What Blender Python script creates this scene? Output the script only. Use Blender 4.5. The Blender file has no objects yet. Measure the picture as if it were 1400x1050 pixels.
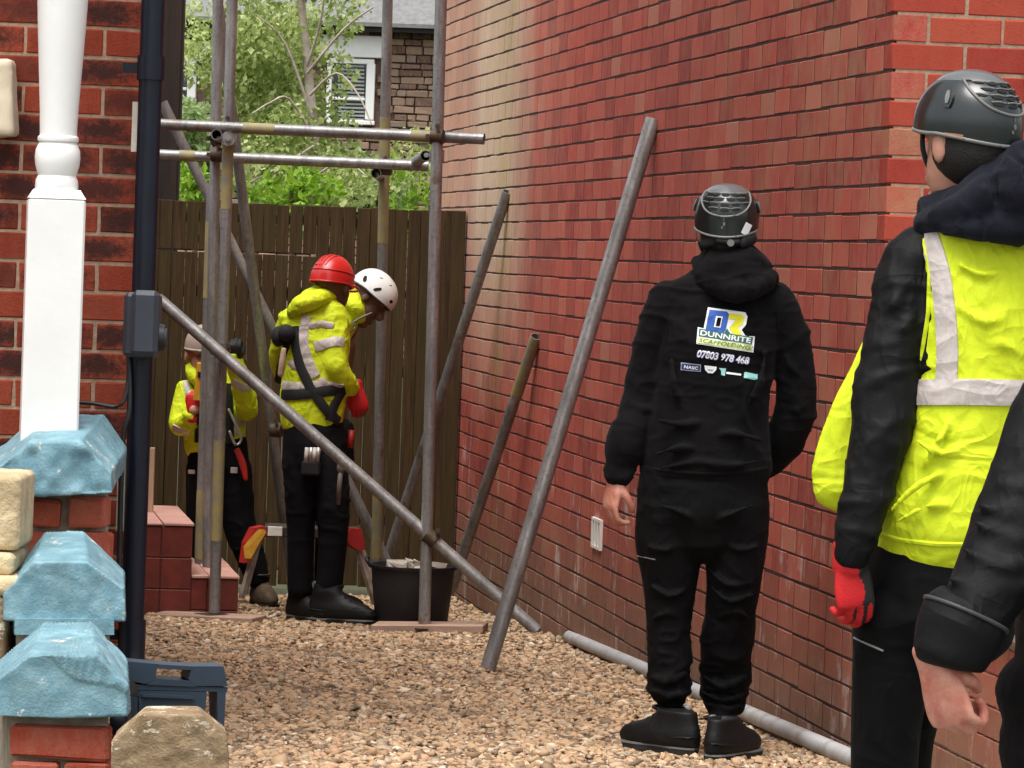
import bpy, bmesh, math, random
import numpy as np
from mathutils import Vector, Matrix
from mathutils.bvhtree import BVHTree

random.seed(7); np.random.seed(7)
SC = bpy.context.scene
COL = SC.collection
PI = math.pi
R = math.radians

# ------------------------------------------------------------------ camera
F = 5250.0                       # focal length in pixels of a 1400 px wide frame
CAM = Vector((0, 0, 1.57))
ROT = Matrix.Rotation(R(90 - 1.89), 3, 'X') @ Matrix.Rotation(R(2.1), 3, 'Z')
cd = bpy.data.cameras.new('camera'); cam = bpy.data.objects.new('camera', cd); COL.objects.link(cam)
cd.sensor_width = 36; cd.lens = 36 * F / 1400; cd.clip_end = 2000; cd.clip_start = .1
cam.matrix_world = Matrix.Translation(CAM) @ ROT.to_4x4()
SC.camera = cam
# ------------------------------------------------------------------ light
SUN_EL, SUN_AZ = 70, 205         # azimuth measured clockwise from +Y (view direction)
w = bpy.data.worlds.new('World'); SC.world = w; w.use_nodes = True
nt = w.node_tree; bg = nt.nodes['Background']
sky = nt.nodes.new('ShaderNodeTexSky'); sky.sky_type = 'NISHITA'; sky.sun_disc = False
sky.sun_elevation = R(SUN_EL); sky.sun_rotation = R(SUN_AZ); sky.dust_density = 4.0; sky.air_density = 1.0; sky.ozone_density = 1.0
hs = nt.nodes.new('ShaderNodeHueSaturation'); hs.inputs['Saturation'].default_value = .25
nt.links.new(sky.outputs[0], hs.inputs['Color']); nt.links.new(hs.outputs[0], bg.inputs[0])
bg.inputs[1].default_value = .15
sl = bpy.data.lights.new('sun', 'SUN'); sl.energy = 1.5; sl.angle = R(35); sl.color = (1, .95, .88)
so = bpy.data.objects.new('sun', sl); COL.objects.link(so)
sd = Vector((math.sin(R(SUN_AZ)) * math.cos(R(SUN_EL)), math.cos(R(SUN_AZ)) * math.cos(R(SUN_EL)), math.sin(R(SUN_EL))))
so.rotation_euler = sd.to_track_quat('Z', 'Y').to_euler()
vs = SC.view_settings; vs.view_transform = 'Standard'; vs.look = 'None'; vs.gamma = 1; vs.use_curve_mapping = False
vs.exposure = 0.92

# ------------------------------------------------------------------ helpers
def ray(px, py):
    d = ROT @ Vector(((px - 700) / F, -(py - 525) / F, -1))
    return d / d.y
def P(px, py, Y):                # the point at depth Y seen at that place of the photograph
    return CAM + ray(px, py) * Y
def gz(y):                       # the drive falls gently towards the back
    return .05 - .040 * (min(max(y, 10.5), 22) - 12)
TH = math.atan(.1535); CU, SU = math.cos(TH), math.sin(TH)
def H(v, u, z=0):                # house frame: v across the passage, u along it
    return Vector((CU * v - SU * u, SU * v + CU * u, z))
def toH(p):
    return (CU * p[0] + SU * p[1], -SU * p[0] + CU * p[1])
def lin(*c):
    return tuple((x / 255 / 12.92 if x / 255 <= .04045 else ((x / 255 + .055) / 1.055) ** 2.4) for x in c)

def hash3(i):
    i = i.astype(np.int64)
    h = (i[:, 0] * 73856093) ^ (i[:, 1] * 19349663) ^ (i[:, 2] * 83492791)
    h = (h ^ (h >> 13)) * 1274126177; h &= 0x7fffffff
    h = (h ^ (h >> 16)) & 0xffff
    return h / 32767.5 - 1
def vnoise(p):
    p = np.asarray(p, float); i = np.floor(p); f = p - i; f = f * f * (3 - 2 * f); out = np.zeros(len(p))
    for dx in (0, 1):
        for dy in (0, 1):
            for dz in (0, 1):
                wgt = (f[:, 0] if dx else 1 - f[:, 0]) * (f[:, 1] if dy else 1 - f[:, 1]) * (f[:, 2] if dz else 1 - f[:, 2])
                out += wgt * hash3(i + np.array([dx, dy, dz]))
    return out

# -------- materials
MATS = {}
class NT:
    def __init__(s, name):
        s.m = bpy.data.materials.new(name); s.m.use_nodes = True; s.t = s.m.node_tree
        s.b = s.t.nodes['Principled BSDF']
    def n(s, typ, **kw):
        o = s.t.nodes.new('ShaderNode' + typ)
        for k, v in kw.items():
            if k in o.inputs: o.inputs[k].default_value = v
            else: setattr(o, k, v)
        return o
    def l(s, a, b): s.t.links.new(a, b)
    def ramp(s, fac, stops):
        r = s.n('ValToRGB'); e = r.color_ramp.elements
        while len(e) < len(stops): e.new(.5)
        for el, (p, c) in zip(e, stops): el.position = p; el.color = (*c[:3], 1)
        s.l(fac, r.inputs[0]); return r.outputs[0]
    def mix(s, fac, a, b, mode='MIX'):
        m = s.n('MixRGB', blend_type=mode)
        for i, x in enumerate((fac, a, b)):
            if isinstance(x, (int, float)): m.inputs[i].default_value = x
            elif isinstance(x, tuple): m.inputs[i].default_value = (*x[:3], 1)
            else: s.l(x, m.inputs[i])
        return m.outputs[0]
    def math(s, op, a, b=0):
        m = s.n('Math', operation=op)
        for i, x in enumerate((a, b)):
            if isinstance(x, (int, float)): m.inputs[i].default_value = x
            else: s.l(x, m.inputs[i])
        return m.outputs[0]
    def pos(s): return s.n('NewGeometry').outputs['Position']
    def obj(s): return s.n('TexCoord').outputs['Object']
    def noise(s, vec, scale, detail=4, rough=.6, stretch=None):
        if stretch:
            mp = s.n('Mapping'); mp.inputs['Scale'].default_value = stretch; s.l(vec, mp.inputs[0]); vec = mp.outputs[0]
        n = s.n('TexNoise', Scale=scale, Detail=detail, Roughness=rough); s.l(vec, n.inputs['Vector']); return n.outputs[0]
    def bump(s, h, strength, dist=.01):
        b = s.n('Bump', Strength=strength, Distance=dist); s.l(h, b.inputs['Height']); s.l(b.outputs[0], s.b.inputs['Normal'])
    def out(s, col, rough=.8, metal=0, spec=.4):
        if isinstance(col, tuple): s.b.inputs['Base Color'].default_value = (*col[:3], 1)
        else: s.l(col, s.b.inputs['Base Color'])
        if isinstance(rough, (int, float)): s.b.inputs['Roughness'].default_value = rough
        else: s.l(rough, s.b.inputs['Roughness'])
        s.b.inputs['Metallic'].default_value = metal; s.b.inputs['Specular IOR Level'].default_value = spec
        return s.m
def mat(name, c, c2=None, rough=.8, scale=12, bump=.2, bscale=80, bdist=.004, metal=0, spec=.4, stretch=None, lo=.35, hi=.65, sheen=0, crease=0, cscale=9):
    if name in MATS: return MATS[name]
    t = NT(name); p = t.obj()
    c2 = c2 or tuple(x * .72 for x in c)
    col = t.ramp(t.noise(p, scale, 5, .6, stretch), [(lo, c2), (hi, c)])
    if crease:
        def ridge(sc, st):
            n = t.n('TexNoise', Scale=sc, Detail=1.5, Roughness=.5, Distortion=.9)
            mp = t.n('Mapping'); mp.inputs['Scale'].default_value = st; mp.inputs['Rotation'].default_value = (.3, .5, .4); t.l(p, mp.inputs[0]); t.l(mp.outputs[0], n.inputs['Vector'])
            return t.math('POWER', t.math('SUBTRACT', 1, t.math('ABSOLUTE', t.math('MULTIPLY', t.math('SUBTRACT', n.outputs[0], .5), 5))), 1.6) if False else t.math('SMOOTH_MAX', t.math('SUBTRACT', 1, t.math('ABSOLUTE', t.math('MULTIPLY', t.math('SUBTRACT', n.outputs[0], .5), 7))), 0)
        h1 = ridge(cscale, (1, 1, 1.5)); h2 = ridge(cscale * 2.4, (1.3, 1, .8)); hh = t.math('ADD', h1, t.math('MULTIPLY', h2, .5))
        b1 = t.n('Bump', Strength=crease, Distance=.012); t.l(hh, b1.inputs['Height'])
        b2 = t.n('Bump', Strength=bump, Distance=bdist); t.l(t.noise(p, bscale, 4, .6), b2.inputs['Height']); t.l(b1.outputs[0], b2.inputs['Normal']); t.l(b2.outputs[0], t.b.inputs['Normal'])
    elif bump: t.bump(t.noise(p, bscale, 4, .6, stretch), bump, bdist)
    if sheen: t.b.inputs['Sheen Weight'].default_value = sheen; t.b.inputs['Sheen Roughness'].default_value = .5
    MATS[name] = t.out(col, rough, metal, spec); return MATS[name]

# -------- geometry
class Geo:
    def __init__(s): s.v = []; s.f = []
    def add(s, vf):
        o = len(s.v); s.v += [tuple(p) for p in vf[0]]; s.f += [tuple(i + o for i in q) for q in vf[1]]; return s
def box(c, size, rot=None):
    c = Vector(c); hx, hy, hz = size[0] / 2, size[1] / 2, size[2] / 2
    v = []
    for z in (-hz, hz):
        for x, y in ((-hx, -hy), (hx, -hy), (hx, hy), (-hx, hy)):
            q = Vector((x, y, z)); v.append(c + (rot @ q if rot else q))
    return v, [(3, 2, 1, 0), (4, 5, 6, 7), (0, 1, 5, 4), (1, 2, 6, 5), (2, 3, 7, 6), (3, 0, 4, 7)]
def chambox(c, size, b, rot=None):
    hx, hy, hz = [s / 2 for s in size]; pts = []
    for sx in (-1, 1):
        for sy in (-1, 1):
            for sz in (-1, 1):
                pts += [(sx * hx, sy * (hy - b), sz * (hz - b)), (sx * (hx - b), sy * hy, sz * (hz - b)), (sx * (hx - b), sy * (hy - b), sz * hz)]
    return hull([Vector(c) + (rot @ Vector(p) if rot else Vector(p)) for p in pts])
def hull(pts):
    bm = bmesh.new()
    for p in pts: bm.verts.new(p)
    r = bmesh.ops.convex_hull(bm, input=bm.verts)
    for x in set(r['geom_interior'] + r['geom_unused']):
        if isinstance(x, bmesh.types.BMVert) and x.is_valid and not x.link_faces: bm.verts.remove(x)
    bmesh.ops.dissolve_limit(bm, angle_limit=.02, verts=bm.verts, edges=bm.edges)
    bmesh.ops.recalc_face_normals(bm, faces=bm.faces)
    bm.verts.index_update(); out = ([v.co.copy() for v in bm.verts], [tuple(v.index for v in f.verts) for f in bm.faces]); bm.free(); return out
def frame(t, ref):
    t = t.normalized()
    if abs(t.dot(ref)) > .93: ref = Vector((0, 0, 1)) if abs(t.z) < .9 else Vector((0, 1, 0))
    s = (ref - t * t.dot(ref)).normalized(); return s, t.cross(s)
def spline(pts, sub):
    if sub <= 1 or len(pts) < 3: return [np.array(p, float) for p in pts]
    a = [np.array(p, float) for p in pts]; o = []
    for i in range(len(a) - 1):
        p0 = a[max(i - 1, 0)]; p1 = a[i]; p2 = a[i + 1]; p3 = a[min(i + 2, len(a) - 1)]
        for k in range(sub):
            t = k / sub
            o.append(.5 * ((2 * p1) + (-p0 + p2) * t + (2 * p0 - 5 * p1 + 4 * p2 - p3) * t * t + (-p0 + 3 * p1 - 3 * p2 + p3) * t ** 3))
    o.append(a[-1]); return o
def loft(ctrl, n=20, sub=4, ref=Vector((1, 0, 0)), round_ends=True, wob=0, seed=0):
    """ctrl: (x,y,z,rx[,ry]) -> closed tube with elliptical section"""
    c = [(*p[:3], p[3], p[4] if len(p) > 4 else p[3]) for p in ctrl]
    s = spline(c, sub); m = len(s); V = []; FC = []
    T = []
    for i in range(m):
        a = s[max(i - 1, 0)][:3]; b = s[min(i + 1, m - 1)][:3]; d = Vector(b - a); T.append(d.normalized() if d.length > 1e-9 else Vector((0, 0, 1)))
    rings = []
    def cap(i, sgn):
        cc = Vector(s[i][:3]); r = min(s[i][3], s[i][4]); o = []
        for k, (al, sc) in enumerate(((.35, .93), (.66, .74), (.9, .42))):
            o.append((cc + T[i] * sgn * r * al * .8, s[i][3] * sc, s[i][4] * sc, T[i]))
        return o
    if round_ends: rings += cap(0, -1)[::-1]
    for i in range(m):
        k = 1 + (wob * math.sin(i * 1.9 + seed) if wob else 0)
        rings.append((Vector(s[i][:3]), max(s[i][3] * k, .0005), max(s[i][4] * k, .0005), T[i]))
    if round_ends: rings += cap(m - 1, 1)
    for (cc, rx, ry, t) in rings:
        S, B = frame(t, ref)
        for k in range(n):
            a = 2 * PI * k / n; V.append(cc + S * rx * math.cos(a) + B * ry * math.sin(a))
    for i in range(len(rings) - 1):
        for k in range(n):
            FC.append((i * n + k, i * n + (k + 1) % n, (i + 1) * n + (k + 1) % n, (i + 1) * n + k))
    FC.append(tuple(range(n - 1, -1, -1))); o = (len(rings) - 1) * n; FC.append(tuple(o + k for k in range(n)))
    return V, FC
def tube(p0, p1, r0, r1=None, n=14):
    r1 = r0 if r1 is None else r1
    return loft([(*p0, r0), (*p1, r1)], n=n, sub=1, round_ends=False)
def pipe(p0, p1, r, wall=.0045, n=20):
    p0 = Vector(p0); p1 = Vector(p1); S, B = frame(p1 - p0, Vector((1, 0, 0))); V = []
    for c, rr in ((p0, r), (p1, r), (p1, r - wall), (p0, r - wall)):
        for k in range(n):
            a = 2 * PI * k / n; V.append(c + S * rr * math.cos(a) + B * rr * math.sin(a))
    FC = []
    for q in range(4):
        for k in range(n):
            a, b = q * n, ((q + 1) % 4) * n; FC.append((a + k, a + (k + 1) % n, b + (k + 1) % n, b + k))
    return V, FC
def polytube(pts, r, n=8, sub=4):
    return loft([(*p, r) for p in pts], n=n, sub=sub)
def lathe(prof, base, n=28, axis=None):
    base = Vector(base); V = []; FC = []
    for r, z in prof:
        for k in range(n):
            a = 2 * PI * k / n; V.append(base + Vector((r * math.cos(a), r * math.sin(a), z)))
    m = len(prof)
    for i in range(m - 1):
        for k in range(n): FC.append((i * n + k, i * n + (k + 1) % n, (i + 1) * n + (k + 1) % n, (i + 1) * n + k))
    FC.append(tuple(range(n - 1, -1, -1))); FC.append(tuple((m - 1) * n + k for k in range(n)))
    return V, FC
def prism(a, b):
    n = len(a); return list(a) + list(b), [tuple(range(n)), tuple(range(2 * n - 1, n - 1, -1))] + [(i, i + n, (i + 1) % n + n, (i + 1) % n) for i in range(n)]

def wm(o):
    return (wm(o.parent) if o.parent else Matrix()) @ o.matrix_basis
def tag(o, label=None, cat=None, group=None, kind=None):
    if label: o['label'] = label
    if cat: o['category'] = cat
    if group: o['group'] = group
    if kind: o['kind'] = kind
    return o
def thing(name, label, cat, loc=(0, 0, 0), rz=0, group=None):
    o = bpy.data.objects.new(name, None); COL.objects.link(o); o.location = loc; o.rotation_euler = (0, 0, rz); o.empty_display_size = .1
    return tag(o, label, cat, group)
def link(name, me, parent=None, m=None):
    if m is not None and not me.materials: me.materials.append(m)
    o = bpy.data.objects.new(name, me); COL.objects.link(o)
    if parent: o.parent = parent
    return o
def fixn(me):
    bm = bmesh.new(); bm.from_mesh(me); bmesh.ops.recalc_face_normals(bm, faces=bm.faces); bm.to_mesh(me); bm.free()
def part(name, g, m, parent=None, smooth=False, fix=True, angle=None):
    """world-space geometry -> one mesh object below parent"""
    if isinstance(g, Geo): v, f = g.v, g.f
    else: v, f = g
    if parent is not None:
        inv = wm(parent).inverted(); org = Vector((0, 0, 0)); v = [inv @ Vector(p) for p in v]
    else:
        a = np.array([tuple(p) for p in v]); org = Vector(((a[:, 0].min() + a[:, 0].max()) / 2, (a[:, 1].min() + a[:, 1].max()) / 2, a[:, 2].min())); v = [Vector(p) - org for p in v]
    me = bpy.data.meshes.new(name); me.from_pydata([tuple(p) for p in v], [], f); me.update()
    if fix: fixn(me)
    o = link(name, me, parent, m); o.location = org
    if smooth:
        me.polygons.foreach_set('use_smooth', np.ones(len(me.polygons), bool))
        if angle: me.set_sharp_from_angle(angle=R(angle))
    return o
def remesh(g, voxel, it=6, fac=.5):
    me = bpy.data.meshes.new('tmp'); me.from_pydata(g.v, [], g.f); fixn(me)
    o = bpy.data.objects.new('tmp', me); COL.objects.link(o)
    m = o.modifiers.new('r', 'REMESH'); m.mode = 'VOXEL'; m.voxel_size = voxel
    if it: s = o.modifiers.new('s', 'SMOOTH'); s.factor = fac; s.iterations = it
    dg = bpy.context.evaluated_depsgraph_get(); me2 = bpy.data.meshes.new_from_object(o.evaluated_get(dg))
    bpy.data.objects.remove(o); bpy.data.meshes.remove(me)
    return me2
def get_co(me):
    a = np.empty(len(me.vertices) * 3); me.vertices.foreach_get('co', a); return a.reshape(-1, 3)
def set_co(me, a):
    me.vertices.foreach_set('co', np.ascontiguousarray(a).ravel()); me.update()
def get_no(me):
    a = np.empty(len(me.vertices) * 3, np.float32); me.vertex_normals.foreach_get('vector', a); return a.reshape(-1, 3)
def cloth(name, g, m, parent, voxel=.007, it=6, amp=.006, freq=9, stretch=(1, 1, 2.0), amp2=.003, seed=0):
    """soft continuous surface with creases; g in world space"""
    me = remesh(g, voxel, it); co = get_co(me); no = get_no(me); st = np.array(stretch)
    n1 = vnoise(co * freq * st + seed); n2 = vnoise(co * freq * 2.3 * st[[1, 0, 2]] + 31 + seed)
    warp = vnoise(co * freq * .6 + 3 + seed)[:, None] * np.array([.6, .6, .35])
    n1 = vnoise(co * freq * st + seed + warp); r1 = np.clip(1 - 2.6 * np.abs(n1), 0, 1) ** 1.5; r2 = np.clip(1 - 2.6 * np.abs(n2), 0, 1) ** 1.5
    gate = np.clip(vnoise(co * 3.1 + 17 + seed) * 1.4 + .45, 0, 1)
    d = amp * 1.3 * r1 * gate + amp2 * r2 * gate + amp * .7 * vnoise(co * freq * .45 + 7 + seed)
    co = co + no * d[:, None]
    if parent is not None:
        co = co - np.array(wm(parent).translation)
    set_co(me, co); me.polygons.foreach_set('use_smooth', np.ones(len(me.polygons), bool)); me.name = name
    return link(name, me, parent, m)
def bvh_of(*objs):
    V = []; FC = []
    for o in objs:
        t = wm(o); k = len(V); V += [t @ v.co for v in o.data.vertices]; FC += [tuple(i + k for i in p.vertices) for p in o.data.polygons]
    return BVHTree.FromPolygons(V, FC)
def hit(bvh, px, py, far=40):
    d = ray(px, py); r = bvh.ray_cast(CAM, d.normalized(), far * 2)
    return (r[0], r[1]) if r[0] else (None, None)
def ribbon(bvh, pts, width, m, parent, name, off=.003, step=4, th=.003):
    """a flat strap or tape lying on a built surface, following a path on it"""
    path = []
    for (a, b) in zip(pts[:-1], pts[1:]):
        n = max(1, int(math.dist(a, b) / step))
        for k in range(n): path.append((a[0] + (b[0] - a[0]) * k / n, a[1] + (b[1] - a[1]) * k / n))
    path.append(pts[-1]); C = []; N = []
    for q in path:
        p, nn = hit(bvh, *q)
        if p is None: continue
        if nn.dot(ray(*q)) > 0: nn = -nn
        C.append(p); N.append(nn)
    if len(C) < 2: return None
    for _ in range(2):
        C = [C[0]] + [(C[i - 1] + C[i] * 2 + C[i + 1]) / 4 for i in range(1, len(C) - 1)] + [C[-1]]
        N = [((N[max(i - 1, 0)] + N[i] + N[min(i + 1, len(N) - 1)])).normalized() for i in range(len(N))]
    V = []; FC = []
    for i in range(len(C)):
        t = (C[min(i + 1, len(C) - 1)] - C[max(i - 1, 0)]).normalized(); s = t.cross(N[i]).normalized() * width / 2
        for (e, h) in ((-1, -.004), (-1, off), (-.5, off + th), (.5, off + th), (1, off), (1, -.004)): V.append(C[i] + s * e + N[i] * h)
    for i in range(len(C) - 1):
        for k in range(6): FC.append((i * 6 + k, i * 6 + (k + 1) % 6, (i + 1) * 6 + (k + 1) % 6, (i + 1) * 6 + k))
    FC += [tuple(range(6)), tuple((len(C) - 1) * 6 + k for k in range(6))]
    return part(name, (V, FC), m, parent, smooth=True, angle=50)
def decal_bm(bm, bvh, m, parent, name, off, grid=5):
    """print lying on a built surface: flat outlines cut into a grid and laid onto it"""
    if grid:
        xs = [v.co.x for v in bm.verts]; ys = [v.co.y for v in bm.verts]
        for lo, hi, ax in ((min(xs), max(xs), 0), (min(ys), max(ys), 1)):
            k = math.ceil(lo / grid) * grid
            while k < hi:
                co = (k, 0, 0) if ax == 0 else (0, k, 0); no = (1, 0, 0) if ax == 0 else (0, 1, 0)
                bmesh.ops.bisect_plane(bm, geom=bm.verts[:] + bm.edges[:] + bm.faces[:], plane_co=co, plane_no=no); k += grid
    bmesh.ops.triangulate(bm, faces=bm.faces)
    V = []; ok = True; last = None
    bm.verts.index_update()
    for v in bm.verts:
        p, n = hit(bvh, v.co.x, v.co.y)
        if p is None: p = last[0]; n = last[1]
        last = (p, n); V.append(p - ray(v.co.x, v.co.y).normalized() * off)
    FC = [tuple(x.index for x in f.verts) for f in bm.faces]; bm.free()
    o = part(name, (V, FC), m, parent, fix=False); return o
def decal(poly, bvh, m, parent, name, off=.003, grid=6):
    bm = bmesh.new(); polys = poly if isinstance(poly[0][0], (tuple, list)) else [poly]
    for q in polys: bm.faces.new([bm.verts.new((x, y, 0)) for x, y in q])
    return decal_bm(bm, bvh, m, parent, name, off, grid)
def text_decal(s, bvh, m, parent, name, p0, p1, h, off=.004, shear=0, bold=0.0, grid=6):
    cu = bpy.data.curves.new('t', 'FONT'); cu.body = s; cu.size = 1; cu.offset = bold; cu.shear = shear; cu.resolution_u = 3
    o = bpy.data.objects.new('t', cu); COL.objects.link(o); dg = bpy.context.evaluated_depsgraph_get()
    me = bpy.data.meshes.new_from_object(o.evaluated_get(dg)); bpy.data.objects.remove(o)
    a = get_co(me); x0, x1 = a[:, 0].min(), a[:, 0].max(); y0, y1 = a[:, 1].min(), a[:, 1].max()
    t = (a[:, 0] - x0) / (x1 - x0); u = (a[:, 1] - y0) / (y1 - y0); b = np.zeros_like(a)
    dx, dy = p1[0] - p0[0], p1[1] - p0[1]; L = math.hypot(dx, dy)
    b[:, 0] = p0[0] + dx * t + dy / L * h * u; b[:, 1] = p0[1] + dy * t - dx / L * h * u
    set_co(me, b); bm = bmesh.new(); bm.from_mesh(me); bpy.data.meshes.remove(me)
    bmesh.ops.remove_doubles(bm, verts=bm.verts, dist=1e-4)
    return decal_bm(bm, bvh, m, parent, name, off, grid)
# ================================================================== setting
def dotp(t, vec):
    d = t.n('VectorMath', operation='DOT_PRODUCT'); t.l(t.pos(), d.inputs[0]); d.inputs[1].default_value = vec; return d.outputs['Value']
def brick_mat(name, ramp, stain=None, burnt=False, bump=.5, fade=.55):
    t = NT(name); a = t.n('Attribute'); a.attribute_name = 'rnd'; p = t.pos()
    oi = t.n('ObjectInfo').outputs['Random']
    fac = t.math('FRACT', t.math('ADD', a.outputs['Fac'], t.math('MULTIPLY', oi, 3.7)))
    col = t.ramp(fac, ramp)
    n1 = t.noise(p, 22, 6, .7, (1, 1, .45)); col = t.mix(t.ramp(n1, [(.38, (0, 0, 0)), (.75, (1, 1, 1))]), col, t.mix(fade, col, (.46, .20, .14)))
    n2 = t.noise(p, 140, 4, .7); col = t.mix(t.ramp(n2, [(.55, (0, 0, 0)), (.72, (.5, .5, .5))]), col, (.07, .02, .018))
    if burnt:
        o = t.n('TexCoord').outputs['Object']; mp = t.n('Mapping'); mp.inputs['Scale'].default_value = (7.5, 0, 19); t.l(o, mp.inputs[0])
        ln = t.n('VectorMath', operation='LENGTH'); t.l(mp.outputs[0], ln.inputs[0])
        nn = t.math('MULTIPLY', t.math('SUBTRACT', t.noise(p, 34, 7, .8), .5), 2.6)
        dd = t.math('ADD', ln.outputs['Value'], nn)
        msk = t.ramp(dd, [(.35, (1, 1, 1)), (1.0, (0, 0, 0))])
        sel = t.ramp(oi, [(.25, (0, 0, 0)), (.6, (.88, .88, .88))])
        col = t.mix(t.mix(1, msk, sel, 'MULTIPLY'), col, (.022, .011, .01))
    if stain: col = stain(t, col)
    t.bump(t.mix(.5, n1, n2), bump, .006)
    return t.out(col, .85, 0, .25)
def side_stain(t, col):
    u = dotp(t, (-SU, CU, 0)); z = dotp(t, (0, 0, 1)); p = t.pos()
    wv = t.math('MULTIPLY', t.math('SUBTRACT', t.noise(p, 1.6, 5, .65, (1, 1, .25)), .5), 1.5)
    uu = t.math('ADD', u, wv)
    # pale washed band near the back, lightened too for the open sky there
    mr = t.n('MapRange'); mr.inputs['From Min'].default_value = 17.3; mr.inputs['From Max'].default_value = 21.2; t.l(uu, mr.inputs['Value'])
    band = t.ramp(mr.outputs[0], [(.0, (0, 0, 0)), (.22, (.12, .12, .12)), (.44, (.95, .95, .95)), (.70, (1, 1, 1)), (.82, (.6, .6, .6)), (1, (.55, .55, .55))])
    mz = t.n('MapRange'); mz.inputs['From Min'].default_value = .75; mz.inputs['From Max'].default_value = 1.7; t.l(t.math('ADD', z, t.math('MULTIPLY', wv, .25)), mz.inputs['Value'])
    pale = t.mix(t.noise(p, 3, 4, .6, (1, 1, .3)), (.54, .42, .25), (.74, .58, .44))
    f = t.mix(1, band, mz.outputs[0], 'MULTIPLY')
    col = t.mix(f, col, t.mix(.85, col, pale))
    moss = t.ramp(mr.outputs[0], [(.38, (0, 0, 0)), (.50, (.8, .8, .8)), (.62, (0, 0, 0))])
    mm = t.mix(1, moss, t.ramp(t.noise(p, 2.2, 4, .7), [(.40, (0, 0, 0)), (.58, (1, 1, 1))]), 'MULTIPLY')
    col = t.mix(mm, col, t.mix(.6, col, (.34, .27, .06)))
    # broad blotches of tan lichen towards the front corner
    tn = t.n('MapRange'); tn.inputs['From Min'].default_value = 15.5; tn.inputs['From Max'].default_value = 12.0; t.l(t.math('ADD', uu, t.math('MULTIPLY', t.math('SUBTRACT', 2.1, z), 1.2)), tn.inputs['Value'])
    bl_ = t.ramp(t.noise(p, 2.6, 6, .75, (1, 1, .8)), [(.46, (0, 0, 0)), (.62, (.75, .75, .75))])
    col = t.mix(t.mix(1, bl_, tn.outputs[0], 'MULTIPLY'), col, t.mix(.62, col, (.34, .22, .12)))
    vb_ = t.ramp(t.noise(p, 1.1, 4, .6), [(.35, (.84, .82, .84)), (.6, (1, 1, 1))]); col = t.mix(1, col, vb_, 'MULTIPLY')
    # earth splashed over the lowest courses
    ml = t.n('MapRange'); ml.inputs['From Min'].default_value = .66; ml.inputs['From Max'].default_value = .10
    t.l(t.math('ADD', z, t.math('ADD', t.math('MULTIPLY', wv, .16), t.math('MULTIPLY', t.math('SUBTRACT', u, 12), .02))), ml.inputs['Value'])
    col = t.mix(t.math('MULTIPLY', ml.outputs[0], .85), col, t.mix(t.noise(p, 12, 5, .7), (.12, .075, .045), (.27, .17, .11)))
    # white bloom of salts on a few bricks low down
    w1 = t.ramp(t.noise(p, 5.5, 5, .75, (1, 1, .5)), [(.57, (0, 0, 0)), (.66, (1, 1, 1))])
    zz = t.n('MapRange'); zz.inputs['From Min'].default_value = .95; zz.inputs['From Max'].default_value = .55; t.l(z, zz.inputs['Value'])
    col = t.mix(t.math('MULTIPLY', t.mix(1, w1, zz.outputs[0], 'MULTIPLY'), .6), col, (.55, .48, .44))
    return col
RED = [(0, (.28, .040, .029)), (.25, (.37, .058, .041)), (.55, (.44, .074, .049)), (.82, (.50, .096, .061)), (.93, (.48, .125, .080)), (1, (.48, .18, .115))]
B_SIDE = brick_mat('weathered_side_brick', RED, side_stain, bump=.6)
B_FRONT = brick_mat('smooth_red_brick', [(0, (.25, .026, .018)), (.5, (.32, .040, .025)), (1, (.37, .062, .034))], bump=.4, fade=.1)
B_LEFT = brick_mat('burnt_red_brick', [(0, (.18, .024, .010)), (.5, (.25, .036, .014)), (1, (.30, .050, .020))], burnt=True, bump=.8, fade=.15)
B_PIER = brick_mat('pier_brick', [(0, (.30, .055, .03)), (.5, (.40, .07, .035)), (1, (.42, .11, .07))], bump=.8)
B_STONE = None
MORT_DARK = mat('weathered_mortar', (.19, .12, .09), (.085, .05, .04), .95, 30, .6, 120)
MORT_BUFF = mat('buff_mortar', (.42, .29, .20), (.28, .19, .13), .95, 40, .5, 150)
MORT_GREY = mat('rough_grey_mortar', (.42, .36, .28), (.22, .18, .13), .95, 25, 1, 90)

CR = .0866; BL = .222; BH = .0802; BD = .1; PT = .232
BMESH = {}
def brick_mesh(L, D, idx, m, Hh=BH, ch=.004, jit=.0022):
    key = (round(L, 3), round(D, 3), idx, m.name, Hh)
    if key in BMESH: return BMESH[key]
    if m.name.startswith('weathered_side'): ch = .0028; jit = .0016
    v, f = chambox((0, 0, 0), (L, D, Hh), ch); r = random.Random(idx * 31 + int(L * 1000))
    jy = min(jit, .0006) if Hh < .09 and D < .11 and m is not None and 'pier' not in m.name else jit
    v = [p + Vector((r.uniform(-jit, jit), r.uniform(-jy, jy), r.uniform(-jit, jit))) for p in v]
    me = bpy.data.meshes.new('brick'); me.from_pydata([tuple(p) for p in v], [], f); me.materials.append(m)
    at = me.attributes.new('rnd', 'FLOAT', 'POINT'); at.data.foreach_set('value', np.full(len(v), (idx * .377 + .05) % 1))
    BMESH[key] = me; return me
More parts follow.
